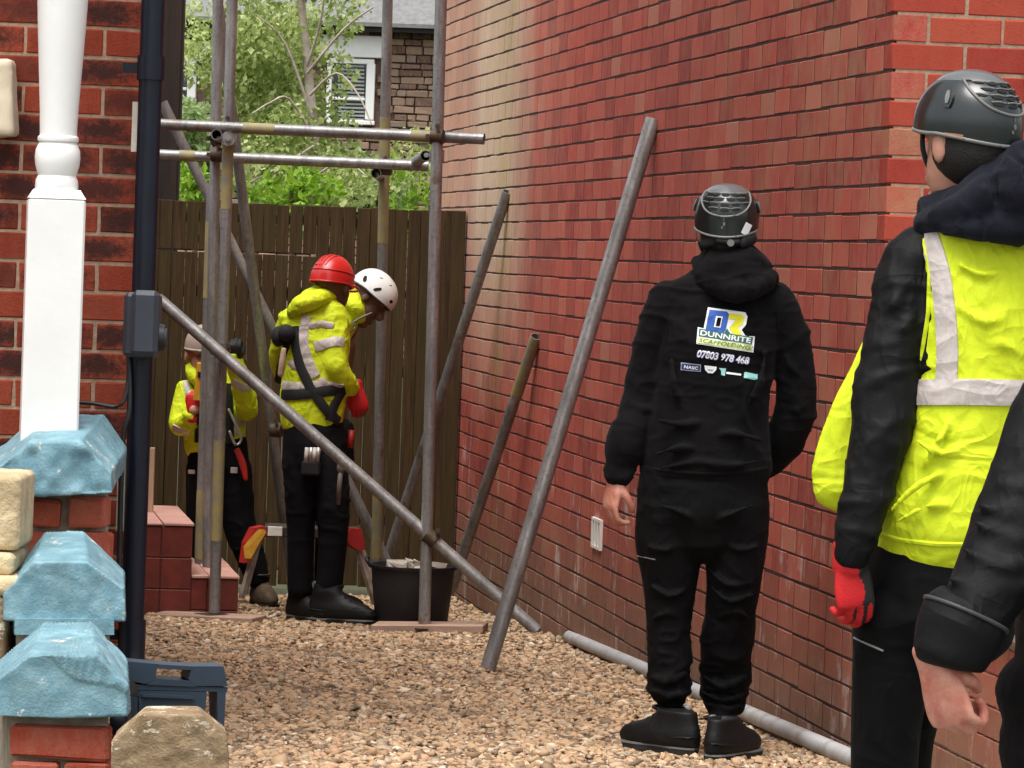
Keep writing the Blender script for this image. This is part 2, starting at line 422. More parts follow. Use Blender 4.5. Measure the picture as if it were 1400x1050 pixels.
def joined_bricks(name, lst, m, parent, ch=.003):
    """lst of (cx,cy,cz,sx,sy,sz) in parent space, one mesh"""
    V = []; FC = []; A = []
    tv, tf = chambox((0, 0, 0), (2, 2, 2), .06); tv = np.array([tuple(p) for p in tv])
    for (x, y, z, sx, sy, sz) in lst:
        o = len(V) * len(tv); V.append(np.sign(tv) * (np.array([sx, sy, sz]) / 2 - ch * (np.abs(tv) < .97)) + np.array([x, y, z]) + np.random.uniform(-.0006, .0002, (1, 3)))
        FC += [tuple(i + o for i in q) for q in tf]; A.append(np.full(len(tv), random.random()))
    me = bpy.data.meshes.new(name); me.from_pydata(np.concatenate(V).tolist(), [], FC)
    at = me.attributes.new('rnd', 'FLOAT', 'POINT'); at.data.foreach_set('value', np.concatenate(A))
    o = link(name, me, parent, m); return tag(o, kind='stuff')
def place_brick(parent, c, L, D, m, rot=0, idx=None, Hh=None):
    Hh = Hh or (BH if m is B_SIDE else .0790)
    me = brick_mesh(L, D, random.randrange(10) if idx is None else idx, m, Hh)
    o = link('brick', me, parent); o.location = c; o.rotation_euler = (0, 0, rot); return o

# ---- ground: one sheet with the fall of the drive, out to the horizon
ys = [-60, 8.5, 10.5, 12, 14, 16, 18, 20, 22, 60, 200, 900]
gv = []; gf = []
for y in ys:
    gv += [(-600, y, gz(y) - .012), (600, y, gz(y) - .012)]
for i in range(len(ys) - 1): gf.append((2 * i, 2 * i + 1, 2 * i + 3, 2 * i + 2))
g = part('ground', (gv, gf), mat('earth_and_turf', (.07, .085, .03), (.05, .042, .025), .95, 1.5, .6, 30, .02)); tag(g, kind='structure')
c = P(1217, 160, F / 450); VR, UR = toH(c)             # corner of the right house
c = P(187, 300, 11.36); VL, UL = toH(c)                # corner of the left house
UF = toH(P(430, 550, 20.6))[1]                         # fence line
def sheet(name, v0, v1, u0, u1, dz, m, n=12):
    V = []; FC = []
    for i in range(n + 1):
        u = u0 + (u1 - u0) * i / n
        for v in (v0, v1):
            q = H(v, u); V.append((q.x, q.y, gz(q.y) + dz))
        if i: FC.append((2 * i - 2, 2 * i - 1, 2 * i + 1, 2 * i))
    return tag(part(name, (V, FC), m), kind='structure')
sheet('driveway', VL - .1, VR + .02, 8.9, UF + .05, -.004, mat('sandy_gravel_bed', (.20, .13, .075), (.10, .065, .04), .95, 60, 1, 120, .02))
sheet('pavement', -6, 9, -3, 6.9, .004, mat('pavement_grey', (.25, .24, .22), (.18, .17, .155), .9, 8, .3, 60))

# ---- gravel: tens of thousands of stones, one mesh
def ico():
    t = (1 + 5 ** .5) / 2; v = np.array([(-1, t, 0), (1, t, 0), (-1, -t, 0), (1, -t, 0), (0, -1, t), (0, 1, t), (0, -1, -t), (0, 1, -t), (t, 0, -1), (t, 0, 1), (-t, 0, -1), (-t, 0, 1)]) / 1.9
    f = np.array([(0, 11, 5), (0, 5, 1), (0, 1, 7), (0, 7, 10), (0, 10, 11), (1, 5, 9), (5, 11, 4), (11, 10, 2), (10, 7, 6), (7, 1, 8), (3, 9, 4), (3, 4, 2), (3, 2, 6), (3, 6, 8), (3, 8, 9), (4, 9, 5), (2, 4, 11), (6, 2, 10), (8, 6, 7), (9, 8, 1)])
    return v, f
IV, IF = ico()
def gravel(n):
    rs = np.random.RandomState(3)
    u = 9.0 + (UF - .02 - 9.0) * rs.rand(n) ** 1.25; v = VL + .03 + (VR - VL - .05) * rs.rand(n)
    x = CU * v - SU * u; y = SU * v + CU * u
    z = .05 - .040 * (np.clip(y, 10.5, 22) - 12) + .012 * vnoise(np.stack([x * 1.3, y * 1.3, x * 0], 1)) + rs.rand(n) * .012 - .004
    # heaped a little along the wall foot
    z += .03 * np.clip(1 - (VR - v) / .3, 0, 1) * (.5 + .5 * vnoise(np.stack([u * 2, u * 0, u * 0], 1)))
    size = np.clip(.0080 * np.exp(rs.randn(n) * .42), .003, .0165)
    base = np.stack([IV * (1 + rs.uniform(-.42, .42, (12, 1))) for _ in range(40)])
    sh = base[rs.randint(0, 40, n)] * (size[:, None, None] * rs.uniform(.7, 1.45, (n, 1, 3)) * np.array([1.25, 1.2, .62]))
    a = rs.rand(n) * 2 * PI; b = rs.randn(n) * .35
    ca, sa, cb, sb = np.cos(a)[:, None], np.sin(a)[:, None], np.cos(b)[:, None], np.sin(b)[:, None]
    X, Y, Z = sh[..., 0], sh[..., 1], sh[..., 2]; Y, Z = Y * cb - Z * sb, Y * sb + Z * cb; X, Y = X * ca - Y * sa, X * sa + Y * ca
    V = np.stack([X + x[:, None], Y + y[:, None], Z + z[:, None]], -1).reshape(-1, 3)
    FC = (IF[None] + (np.arange(n) * 12)[:, None, None]).reshape(-1, 3)
    me = bpy.data.meshes.new('gravel'); me.vertices.add(len(V)); me.vertices.foreach_set('co', V.ravel())
    me.loops.add(FC.size); me.loops.foreach_set('vertex_index', FC.ravel().astype(np.int32))
    me.polygons.add(len(FC)); me.polygons.foreach_set('loop_start', (np.arange(len(FC)) * 3).astype(np.int32)); me.update(calc_edges=True)
    at = me.attributes.new('rnd', 'FLOAT', 'POINT'); at.data.foreach_set('value', np.repeat(rs.rand(n), 12))
    t = NT('mixed_gravel'); aa = t.n('Attribute'); aa.attribute_name = 'rnd'
    col = t.ramp(aa.outputs['Fac'], [(0, (.07, .036, .014)), (.14, (.20, .11, .045)), (.3, (.36, .215, .10)), (.5, (.47, .30, .155)), (.66, (.48, .26, .13)), (.8, (.60, .43, .26)), (.9, (.25, .19, .13)), (1, (.76, .62, .45))])
    col = t.mix(t.noise(t.pos(), 170, 4, .6), t.mix(.35, col, (.12, .07, .04)), col)
    big = t.ramp(t.noise(t.pos(), 1.1, 3, .5), [(.3, (.72, .70, .68)), (.6, (1, 1, 1))]); col = t.mix(1, col, big, 'MULTIPLY'); col = t.mix(.10, col, (.80, .68, .55))
    return tag(link('gravel', me, None, t.out(col, .85, 0, .3)), 'loose tan and pink gravel covering the driveway between the houses', 'gravel', kind='stuff')
gravel(72000)

# ---- right house
rh = thing('brick_house', 'red brick house whose long weathered side wall lines the right of the drive', 'house', H(VR, UR, 0), TH)
def lbox(g, x0, x1, y0, y1, z0, z1):
    return g.add(box(((x0 + x1) / 2, (y0 + y1) / 2, (z0 + z1) / 2), (x1 - x0, y1 - y0, z1 - z0)))
def lpart(name, g, m, parent, **k):       # geometry given in the parent's own space
    t = wm(parent); return part(name, ([t @ Vector(p) for p in g.v], g.f), m, parent, **k)
ZT = 5.6; ZB = -.42
sw = lpart('side_wall', lbox(Geo(), .0014, .3, .0055, 10.6, ZB, ZT), mat('side_wall_mortar', (.060, .026, .019), (.022, .010, .008), .95, 30, .6, 120), rh)
fw = lpart('front_wall', lbox(Geo(), .302, 4.5, .003, .3, ZB, ZT), MORT_BUFF, rh)
lpart('mortar_corner', lbox(Geo(), .012, .301, .003, .2, ZB + .01, ZT - .01), MORT_BUFF, fw)
lpart('inner_wall', lbox(Geo(), .31, 4.5, .31, 10.5, ZB, ZT), MORT_DARK, rh)
z0 = c.z; side = []; front = []
nrow = int((ZT - ZB) / CR)
for r_ in range(nrow):
    zc = ZB + CR * (r_ + .5)
    if r_ % 2 == 0:
        front.append((BL / 2, .052, zc, BL, .104, BH, 'q')); y = .114; xf = PT
    else:
        side.append((.052, BL / 2, zc, BL, .104, BH)); y = PT; xf = .114
    zj = 0
    while y < 10.4:
        L = BL * (1 if random.random() > .035 else .5)
        side.append((.03 + random.uniform(-.0006, .0003), y + L / 2, zc + random.uniform(-.002, .002), L, .06, BH)); y += L + .011
    while xf < 4.2:
        front.append((xf + BL / 2, .04, zc, BL, .08, BH, '')); xf += PT
# size in the picture: nearest first; 300 pieces are objects
side.sort(key=lambda b: (b[1] + 2.5 * max(0, b[2] - 2.5) + (50 if b[2] > 3.1 - .05 * b[1] else 0)))
for b in side[:240]:
    place_brick(sw, (b[0], b[1], b[2]), b[3], b[4], B_SIDE, PI / 2)
joined_bricks('far_bricks', [(b[0], b[1], b[2], b[4], b[3], b[5]) for b in side[240:]], B_SIDE, sw)
near = [b for b in front if b[0] < .95 and .2 < b[2] < 2.55]
for b in near: place_brick(fw, b[:3], b[3] + .002, b[4], B_FRONT)
joined_bricks('far_bricks', [b[:6] for b in front if b not in near], B_FRONT, fw)
# white air vent set in the side wall
AV = P(834, 730, F / (450 * (834 + 106) / 1321)); lv = wm(rh).inverted() @ AV
vn = lpart('air_vent', lbox(lbox(Geo(), -.012, .02, lv.y - .11, lv.y + .11, lv.z - .065, lv.z - .053), -.012, .02, lv.y - .11, lv.y + .11, lv.z + .053, lv.z + .065), mat('white_plastic', (.8, .78, .72), (.7, .67, .6), .5), rh)
for k in range(4): lpart('rib', lbox(Geo(), -.012, .02, lv.y - .11 + k * .0655, lv.y - .11 + k * .0655 + .0235, lv.z - .0525, lv.z + .0525), MATS['white_plastic'], vn)
lpart('grille', lbox(Geo(), -.002, .015, lv.y - .109, lv.y + .109, lv.z - .052, lv.z + .052), mat('grey_mesh', (.2, .19, .18), None, .7), vn)
bk = P(1394, 110, F / 450 + .15); lb = wm(rh).inverted() @ bk
lpart('cable_bracket', Geo().add(chambox((lb.x + .02, -.02, lb.z), (.06, .05, .03), .006)).add(tube((lb.x + .02, -.03, lb.z - .05), (lb.x + .02, -.03, lb.z + .3), .006)), mat('black_plastic', (.02, .02, .022), None, .4), rh)
# low boundary wall carrying on from the house corner towards the street
bw = thing('boundary_wall', 'low brick wall with pale mortar running on from the house corner behind the visitors', 'wall', H(VR, UR, 0), TH)
bcore = lpart('core', lbox(Geo(), .012, .2, -1.9, -.004, -.2, .60), MORT_GREY, bw)
for r_ in range(9):
    zc = -.2 + CR * (r_ + .5); y = -.004 - (.0 if r_ % 2 else .115)
    while y > -1.7:
        place_brick(bcore, (.05, y - BL / 2, zc), BL, .1, B_SIDE, PI / 2); y -= PT
lpart('coping', Geo().add(chambox((.106, -.85, .628), (.28, 1.68, .055), .012)), mat('worn_coping', (.35, .3, .24), None, .9), bw)
for r_ in range(9):
    place_brick(bcore, (.115, -1.86, -.2 + CR * (r_ + .5)), BL, .3, B_PIER, 0)

# ---- left house
lh = thing('brick_house', 'red brick house with sooty bricks behind the white turned post', 'house', H(VL, UL, 0), TH)
lw = lpart('front_wall', lbox(Geo(), -4.5, -.006, .003, .3, -.3, ZT), MORT_BUFF, lh)
lpart('inner_wall', lbox(Geo(), -4.5, -.05, .305, 3.6, -.3, ZT), MORT_DARK, lh)
lpart('rear_wing', lbox(Geo(), -3.5, -.05, 3.605, 9.0, -.3, 1.9), MORT_DARK, lh)  # unseen main block cut short, low rear added, to open the sky
rows = []; vis = []
Z1 = P(100, 118, 11.36).z                       # a bed joint seen in the photograph
zst = Z1 - CR * 40
r_ = 0
while zst + CR * r_ < ZT:
    zc = zst + CR * (r_ + .5); x = 0
    if zc > -.3:
        first = True
        while x > -4.2:
            L = (.107 if r_ % 2 else BL) if first else BL
            if r_ % 2 and not first and random.random() < .3: L = .107
            D = .104 if first else .08
            b = (x - L / 2, D / 2, zc, L, D, BH); (vis if x > -.62 and .6 < zc < 2.5 else rows).append(b); x -= L + .01; first = False
    r_ += 1
for b in vis: place_brick(lw, b[:3], b[3] + .002, b[4], B_LEFT)
joined_bricks('far_bricks', [b for b in rows], B_LEFT, lw)
# side return: the edge of the side wall as it shows beside the pipe
srt = []; k = 0
while zst + CR * k < ZT:
    zc = zst + CR * (k + .5); y = .114 if k % 2 == 0 else .114
    while y < (8.8 if zc < 1.88 else 3.4) and zc > -.3: srt.append((-.03, y + BL / 2, zc, .06, BL, BH)); y += PT
    k += 1
lpart('side_wall', lbox(Geo(), -.05, -.008, .115, 3.6, -.3, ZT), MORT_DARK, lh)
lpart('side_wall', lbox(Geo(), -.05, -.008, 3.601, 9.0, -.3, 1.9), MORT_DARK, lh)  # flank of the added low rear
joined_bricks('far_bricks', srt, B_LEFT, lh)
# cream stone block of the bay beside the bricks
cs = [P(-90, 82, 11.2), P(16, 80, 11.2), P(19, 186, 11.2), P(-90, 190, 11.2)]
lpart('window_stone', Geo(), MORT_BUFF, lh) if False else None
cgeo = Geo().add(prism(cs, [p + Vector((0, .2, 0)) for p in cs])); 
def rocky(name, g, m, parent, voxel=.008, it=1, amp=.012, freq=14, seed=0, amp2=.004, tool=0):
    me = remesh(g, voxel, it, .35); co = get_co(me); no = get_no(me)
    d = (amp * vnoise(co * freq + seed) + amp * .5 * vnoise(co * freq * 2.3 + 9 + seed)) * (.10 + .90 * np.clip(-no[:, 1], 0, 1) ** 2) + amp2 * .6 * vnoise(co * freq * 3 + 3)
    if tool: d += tool * np.abs(np.sin((co[:, 0] * .8 + co[:, 2]) * 330 + 2 * vnoise(co * 8))) * (vnoise(co * 5 + 50) > -.1)
    co = co + no * d[:, None]
    if parent is not None: co = co - np.array(wm(parent).translation); org = None
    set_co(me, co); me.polygons.foreach_set('use_smooth', np.ones(len(me.polygons), bool)); me.name = name
    return link(name, me, parent, m)
o = rocky('window_stone', cgeo, mat('cream_paint_stone', (.72, .62, .46), (.62, .52, .38), .6, 6, .3, 30), None, .012, 2, .003, 12)
tag(o, 'cream painted stone block at the left edge beside the white post', 'stone')

# downpipe on the house corner
PX = lambda px, py, Y=11.28: P(px, py, Y)
dp_t, dp_b = P(205, 60, 11.22), P(175, 880, 11.22)
axx, axy = dp_t.x, dp_t.y
dpx = (P(206, 60, 11.22).x + P(178, 870, 11.22).x) / 2 + .002
NAVY = mat('navy_gloss_paint', (.005, .008, .018), (.0035, .0055, .012), .38, 8, .1, 60, spec=.35)
d = part('downpipe', Geo().add(tube((dpx, 11.24, .05), (dpx, 11.24, ZT), .0345, n=24)), NAVY, lh, smooth=True, angle=40)
for py, hh in ((92, .035), (872, .05)):
    zc = P(200, py, 11.2).z
    part('collar', Geo().add(tube((dpx, 11.24, zc - hh), (dpx, 11.24, zc + hh), .0405, n=24)).add(box((dpx - .055, 11.27, zc), (.06, .02, .03))), NAVY, d, smooth=True, angle=40)
zc = P(180, 940, 11.2).z
part('shoe', Geo().add(loft([(dpx, 11.24, zc + .13, .039), (dpx, 11.23, zc + .05, .04), (dpx - .02, 11.18, zc - .04, .042), (dpx - .03, 11.1, zc - .09, .042)], n=18)), NAVY, d, smooth=True)
# pale conduit and cable behind the pipe
zz = [P(186, y, 11.3).z for y in (140, 208, 640, 705)]
part('conduit', Geo().add(box((P(185, 175, 11.25).x, 11.27, (zz[0] + zz[1]) / 2), (.022, .03, zz[0] - zz[1]))), mat('pale_conduit', (.6, .55, .46), None, .5), lh)
part('conduit', Geo().add(box((P(168, 660, 11.25).x, 11.25, (zz[2] + zz[3]) / 2), (.03, .03, (zz[2] - zz[3]) * 1.6))), mat('pale_conduit', (.6, .55, .46), None, .5), lh)
cb = [P(105, 550, 11.2), P(130, 552, 11.19), P(160, 556, 11.19), P(172, 540, 11.2), P(176, 500, 11.22), P(176, 470, 11.24)]
part('cable', Geo().add(polytube(cb, .006)), MATS['black_plastic'], lh, smooth=True)
part('cable', Geo().add(polytube([P(176, 480, 11.22), P(177, 560, 11.2), P(168, 600, 11.2), P(164, 720, 11.2), P(163, 800, 11.2)], .008)), MATS['black_plastic'], lh, smooth=True)

# charger box
ch = thing('charger_box', 'dark slate grey charging box with round socket mounted by the downpipe', 'charger', P(195, 487, 11.1))
def pxbox(x0, x1, y0, y1, Y, d, b=.01):
    p, q = P(x0, y0, Y), P(x1, y1, Y); m_ = P((x0 + x1) / 2, (y0 + y1) / 2, Y)
    return chambox((m_.x, Y + d / 2, m_.z), (abs(P(x1, (y0 + y1) / 2, Y).x - P(x0, (y0 + y1) / 2, Y).x), d, abs(P((x0 + x1) / 2, y0, Y).z - P((x0 + x1) / 2, y1, Y).z)), b)
SLATE = mat('slate_plastic', (.035, .042, .055), (.028, .033, .044), .45, 5, .08, 200)
part('body', Geo().add(pxbox(168, 216, 400, 489, 11.12, .12, .012)), SLATE, ch)
part('front_cover', Geo().add(pxbox(178, 216, 397, 487, 11.07, .06, .014)), SLATE, ch)
s0 = P(216, 462, 11.14); part('socket', Geo().add(tube(s0, s0 + Vector((.02, 0, 0)), .042, .038, 24)), mat('black_plastic', (.02, .02, .022)), ch, smooth=True, angle=40)
s1 = s0 + Vector((.02, 0, 0)); part('socket_lid', Geo().add(tube(s1, s1 + Vector((.006, 0, 0)), .03, .028, 24)), SLATE, ch, smooth=True, angle=40)

# ---- stepped garden wall with blue painted copings
def blue():
    t = NT('pale_blue_paint'); p = t.obj()
    n = t.noise(p, 16, 6, .65); col = t.ramp(n, [(.3, (.115, .245, .305)), (.5, (.165, .315, .375)), (.7, (.25, .42, .475))])
    chip = t.ramp(t.noise(p, 9, 7, .8), [(.60, (0, 0, 0)), (.61, (1, 1, 1))]); col = t.mix(t.math('MULTIPLY', chip, .85), col, (.62, .60, .54)); dirt = t.ramp(t.noise(p, 5, 5, .7), [(.5, (0, 0, 0)), (.75, (.6, .6, .6))]); col = t.mix(dirt, col, (.14, .20, .20))
    t.bump(t.mix(.5, t.noise(p, 45, 6, .75, (1, 1, .5)), t.noise(p, 120, 4, .7)), .8, .007)
    return t.out(col, .5, 0, .4)
BLUE = blue()
gw = thing('garden_wall', 'stepped brick garden wall with three rough blue painted coping stones', 'wall', P(85, 1150, 10.2))
def block(name, frontpx, backpx, Yf, Yb, m, parent, **k):
    a = [P(x, y, Yf) for x, y in frontpx]; b = [P(x, y, Yb) for x, y in backpx]
    return rocky(name, Geo().add(prism(a, b)), m, parent, **k)
o = Geo()
a = [(-30, 656), (-2, 640), (42, 603), (110, 602), (152, 648), (153, 675), (30, 680), (-30, 682)]
b = [(-30, 626), (8, 606), (50, 566), (142, 566), (174, 612), (170, 642), (30, 660), (-30, 660)]
rocky('coping', Geo().add(prism([P(x, y, 10.75) for x, y in a], [P(x, y, 11.15) for x, y in b])), BLUE, gw, voxel=.0055, it=0, amp=.014, seed=1, amp2=.002)
a = [(4, 812), (46, 768), (120, 768), (170, 806), (171, 849), (80, 852), (5, 849)]
b = [(12, 796), (62, 727), (114, 727), (170, 780), (172, 842), (90, 845), (10, 845)]
rocky('coping', Geo().add(prism([P(x, y, 10.2) for x, y in a], [P(x, y, 10.62) for x, y in b])), BLUE, gw, voxel=.005, it=0, amp=.006, seed=4, tool=.002, amp2=.002)
a = [(-20, 942), (40, 896), (134, 896), (174, 938), (175, 980), (80, 983), (-20, 978)]
b = [(-20, 920), (62, 852), (124, 852), (172, 900), (177, 968), (80, 972), (-20, 968)]
rocky('coping', Geo().add(prism([P(x, y, 9.55) for x, y in a], [P(x, y, 10.0) for x, y in b])), BLUE, gw, voxel=.005, it=0, amp=.004, seed=8, tool=.005, amp2=.002)
def shbox(x0, x1, y0, y1, Y, d):
    a = [P(x0, y0, Y), P(x1, y0, Y), P(x1, y1, Y), P(x0, y1, Y)]; return prism(a, [p + Vector((-.1535 * d - .012, d, 0)) for p in a])
def pcore(x0, x1, y0, y1, Y, d, m, name='core', b=.004):
    return part(name, Geo().add(shbox(x0, x1, y0, y1, Y, d)), m, gw)
k1 = pcore(22, 148, 672, 860, 10.9, .6, MORT_GREY)
k2 = pcore(22, 150, 840, 1120, 10.25, .62, MORT_GREY)
k3 = pcore(12, 148, 974, 1160, 9.63, .6, MORT_GREY)
pcore(20, 156, 846, 868, 10.19, .3, BLUE, 'painted_course')
def pbrick(x0, x1, y0, y1, Y, core):
    m_ = P((x0 + x1) / 2, (y0 + y1) / 2, Y); s = F / Y; me = brick_mesh((x1 - x0) / s, .1, random.randrange(9), B_PIER, round((y1 - y0) / s, 3), .008, .005)
    o = link('brick', me, core); o.location = wm(core).inverted() @ Vector((m_.x, Y + .05, m_.z)); return o
pbrick(38, 81, 684, 722, 10.86, k1); pbrick(92, 145, 680, 721, 10.86, k1)
pbrick(100, 150, 728, 768, 10.86, k1); pbrick(40, 90, 728, 768, 10.86, k1); pbrick(60, 140, 772, 810, 10.86, k1)
pbrick(14, 148, 993, 1038, 9.59, k3); pbrick(14, 80, 1044, 1090, 9.59, k3); pbrick(84, 148, 1044, 1090, 9.59, k3)
# brown stone coping of the gate pier
bp = thing('gate_pier', 'worn brown sandstone pier cap with flaking cream paint beside the blue copings', 'pier', P(235, 1150, 9.2))
t = NT('flaking_sandstone'); p_ = t.obj(); n_ = t.noise(p_, 14, 6, .7)
cl = t.ramp(n_, [(.3, (.20, .135, .075)), (.6, (.33, .24, .145))])
fl = t.ramp(t.noise(p_, 6, 7, .75, (1, 1, 2)), [(.56, (0, 0, 0)), (.575, (1, 1, 1))]); cl = t.mix(fl, cl, (.62, .55, .42)); t.bump(t.noise(p_, 40, 6, .7), .9, .015)
SAND = t.out(cl, .9, 0, .2)
a = [(153, 1012), (192, 976), (276, 977), (312, 1010), (313, 1060), (312, 1102), (230, 1104), (152, 1102)]
b = [(160, 1000), (200, 965), (272, 965), (306, 992), (309, 1050), (308, 1090), (230, 1090), (156, 1090)]
rocky('pier_cap', Geo().add(prism([P(x, y, 9.1) for x, y in a], [P(x, y, 9.45) for x, y in b])), SAND, bp, voxel=.006, it=0, amp=.008, seed=3, amp2=.002)
part('shaft', Geo().add(pxbox(165, 300, 1095, 1290, 9.12, .3, .01)), B_PIER, bp)
# cream stone blocks at the far left
cp = thing('stone_pier', 'stack of pale sandstone blocks at the left edge by the blue copings', 'pier', P(0, 900, 10.0))
CRM = mat('pale_sandstone', (.62, .50, .31), (.45, .34, .20), .9, 9, .8, 45, .01)
for i, (x0, x1, y0, y1, Y) in enumerate(((-80, 28, 648, 752, 10.3), (-80, 18, 756, 786, 10.25), (-80, 30, 788, 815, 10.2), (-80, 5, 815, 1000, 10.2))):
    rocky('stone', Geo().add(pxbox(x0, x1, y0, y1, Y, .3, .012)), CRM if i < 3 else SAND, cp, .007, 0, .004, 15, i, .0015)

# ---- white turned post
PW = mat('white_gloss_paint', (.82, .82, .80), (.76, .76, .73), .35, 5, .12, 40, spec=.5)
tp = thing('porch_post', 'white painted turned timber post standing on the top blue coping', 'post', P(64, 602, 10.95))
Yp = 10.95; ax = P(76, 265, Yp); sp = F / Yp
zf = lambda py: P(76, py, Yp).z
hw = .081; ww = 2 * hw
zb, zt = zf(604) - .02, zf(272); zc1 = zf(262)
rt = Matrix.Rotation(R(9), 3, 'Z')
g = Geo().add(chambox((ax.x, Yp + .02, (zb + zt) / 2), (ww, ww, zt - zb), .006, rt))
part('square_base', g, PW, tp)
g = Geo(); sq = [rt @ Vector((sx * hw, sy * hw, 0)) for sx, sy in ((-1, -1), (1, -1), (1, 1), (-1, 1))]; cc = Vector((ax.x, Yp + .02, 0))
g.add(prism([cc + q + Vector((0, 0, zt + .001)) for q in sq], [cc + q * .80 + Vector((0, 0, zc1 + .006)) for q in sq]))
part('chamfer', g, PW, tp)
pf = [(.058, zf(262)), (.062, zf(256)), (.060, zf(246)), (.054, zf(240)), (.057, zf(236)), (.063, zf(226)), (.065, zf(215)), (.063, zf(205)), (.056, zf(197)), (.053, zf(195)), (.058, zf(193)), (.059, zf(190)), (.058, zf(187)), (.053, zf(185)), (.053, zf(178)), (.055, zf(150)), (.062, zf(90)), (.068, zf(40)), (.072, zf(0)), (.075, zf(-60)), (.074, zf(-140)), (.068, zf(-300)), (.06, zf(-520))]
part('turned_shaft', lathe([(r, z - 0) for r, z in pf], (ax.x, Yp + .02, 0), 36), PW, tp, smooth=True, angle=35)

# ---- navy plastic step / case
pc = thing('plastic_case', 'dark blue plastic tool case with carry handle standing on the gravel', 'case', P(250, 985, 10.1))
CASE = mat('blue_black_plastic', (.026, .042, .062), (.02, .033, .05), .42, 6, .1, 150)
Yc = 10.05
def ext(px, Y, d):
    a = [P(x, y, Y) for x, y in px]; return prism(a, [p + Vector((-.03, d, 0)) for p in a])
g = Geo()
for px in ([(172, 904), (216, 908), (212, 928), (200, 935), (172, 930)], [(211, 908), (263, 911), (263, 916), (214, 914)], [(212, 928), (260, 931), (268, 939), (200, 936)], [(263, 911), (306, 911), (311, 938), (266, 938), (258, 929)]): g.add(ext(px, Yc, .09))
part('handle', g, CASE, pc)
g = Geo()
for px in ([(188, 936), (312, 940), (310, 946), (188, 943)], [(190, 944), (283, 946), (281, 972), (190, 968)], [(190, 968), (281, 972), (281, 1000), (190, 1000)], [(297, 946), (309, 946), (306, 1000), (298, 1000)]): g.add(ext(px, Yc + .004, .1))
part('body', g, CASE, pc)
part('groove', Geo().add(ext([(196, 949), (266, 952), (266, 956), (196, 953)], Yc - .004, .02)), CASE, pc)
part('latch', Geo().add(ext([(172, 952), (188, 954), (188, 978), (172, 976)], Yc, .08)), CASE, pc)
# ================================================================== back of the passage
def fence_mat():
    t = NT('brown_fence_stain'); p = t.pos(); oi = t.n('ObjectInfo').outputs['Random']
    n = t.noise(p, 9, 6, .65, (6, 6, .35)); col = t.ramp(n, [(.3, (.024, .012, .005)), (.55, (.056, .031, .011)), (.75, (.085, .058, .020))])
    col = t.mix(t.math('MULTIPLY', oi, .45), col, (.055, .045, .014)); t.bump(n, .5, .006)
    return t.out(col, .8, 0, .25)
FEN = fence_mat()
fn = thing('board_fence', 'dark brown vertical board fence closing the end of the passage', 'fence', H(1.8, UF, -.25), TH)
ZF = 1.807; ZG = 1.54; VG = toH(P(425, 450, 20.5))[0]
v = VL - .3; i = 0
loc = lambda vv, uu, z: wm(fn).inverted() @ H(vv, uu, z)
def fboard(vv, w_, z0, z1):
    me = bpy.data.meshes.new('board'); bv, bf = chambox((0, 0, 0), (w_, .018, z1 - z0), .0025)
    me.from_pydata([tuple(q) for q in bv], [], bf); o = link('board', me, fn, FEN); o.location = loc(vv + w_ / 2, UF + random.uniform(-.003, .003), (z0 + z1) / 2); o.rotation_euler = (0, random.uniform(-.0022, .0022), random.uniform(-.03, .03)); return o
while v < VR - .1:
    w_ = .0665 + random.uniform(-.003, .003); gap = random.choice((.0015, .003, .005, .007))
    bot = -.235 + random.uniform(-.01, .015)
    if v < VG - .03:
        fboard(v, w_, ZG + .006 + random.uniform(0, .004), ZF + random.uniform(-.004, .002)); fboard(v, w_, bot, ZG - random.uniform(.002, .006))
    else: fboard(v, w_, bot, ZF + random.uniform(-.004, .002))
    v += w_ + gap; i += 1
def fbox(name, v0, v1, u0, u1, z0, z1):
    return part(name, Geo().add(chambox(H((v0 + v1) / 2, (u0 + u1) / 2, (z0 + z1) / 2), (v1 - v0, u1 - u0, z1 - z0), .004, Matrix.Rotation(TH, 3, 'Z'))), FEN, fn)
fbox('post', VR - .085, VR - .012, UF - .03, UF + .05, -.25, ZF + .003)
for z in (.1, 1.7): fbox('rail', VL - .3, VR - .09, UF + .014, UF + .05, z, z + .05)
fbox('rail', VG, VR - .09, UF + .014, UF + .05, .9, .95)
fbox('gate_rail', VG - .95, VG - .02, UF + .014, UF + .045, 1.30, 1.36)
# dark timber post rising behind the fence
dk = P(236, 150, 20.9)
tpst = part('timber_post', Geo().add(chambox((dk.x - .03, 20.95, 1.5), (.145, .13, 4.4), .008)), mat('dark_timber', (.030, .016, .010), (.012, .007, .005), .85, 10, .4, 60, stretch=(1, 1, .1)))
tag(tpst, 'dark weathered timber post rising behind the left end of the fence', 'post')

# ---- tiled steps at the side door
st = thing('tiled_steps', 'red tiled side steps with dusty pink treads below the scaffold', 'steps', H(1.3, 18.4, -.2), TH)
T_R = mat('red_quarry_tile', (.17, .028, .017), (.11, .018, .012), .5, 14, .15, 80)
T_P = mat('dusty_pink_tile', (.58, .33, .27), (.50, .26, .21), .6, 10, .15, 80)  # pink holds both dust and the light reflected off the treads
us = toH(P(265, 838, 18.25))[1]
va, vb, vc = toH(P(150, 715, 18.25))[0], toH(P(264, 715, 18.25))[0], toH(P(327, 790, 18.25))[0]
zh, zl, zg = P(230, 715, 18.25).z, P(290, 788, 18.25).z, -.235
def hbox(g, v0, v1, u0, u1, z0, z1, b=.003):
    return g.add(chambox(H((v0 + v1) / 2, (u0 + u1) / 2, (z0 + z1) / 2), (v1 - v0, u1 - u0, z1 - z0), b, Matrix.Rotation(TH, 3, 'Z')))
g = Geo(); hbox(g, VL + .01, vb - .012, us + .012, us + 1.2, zg, zh - .012); hbox(g, vb - .0119, vc - .012, us + .012, us + 1.2, zg, zl - .012)
core = part('core', g, MORT_DARK, st)
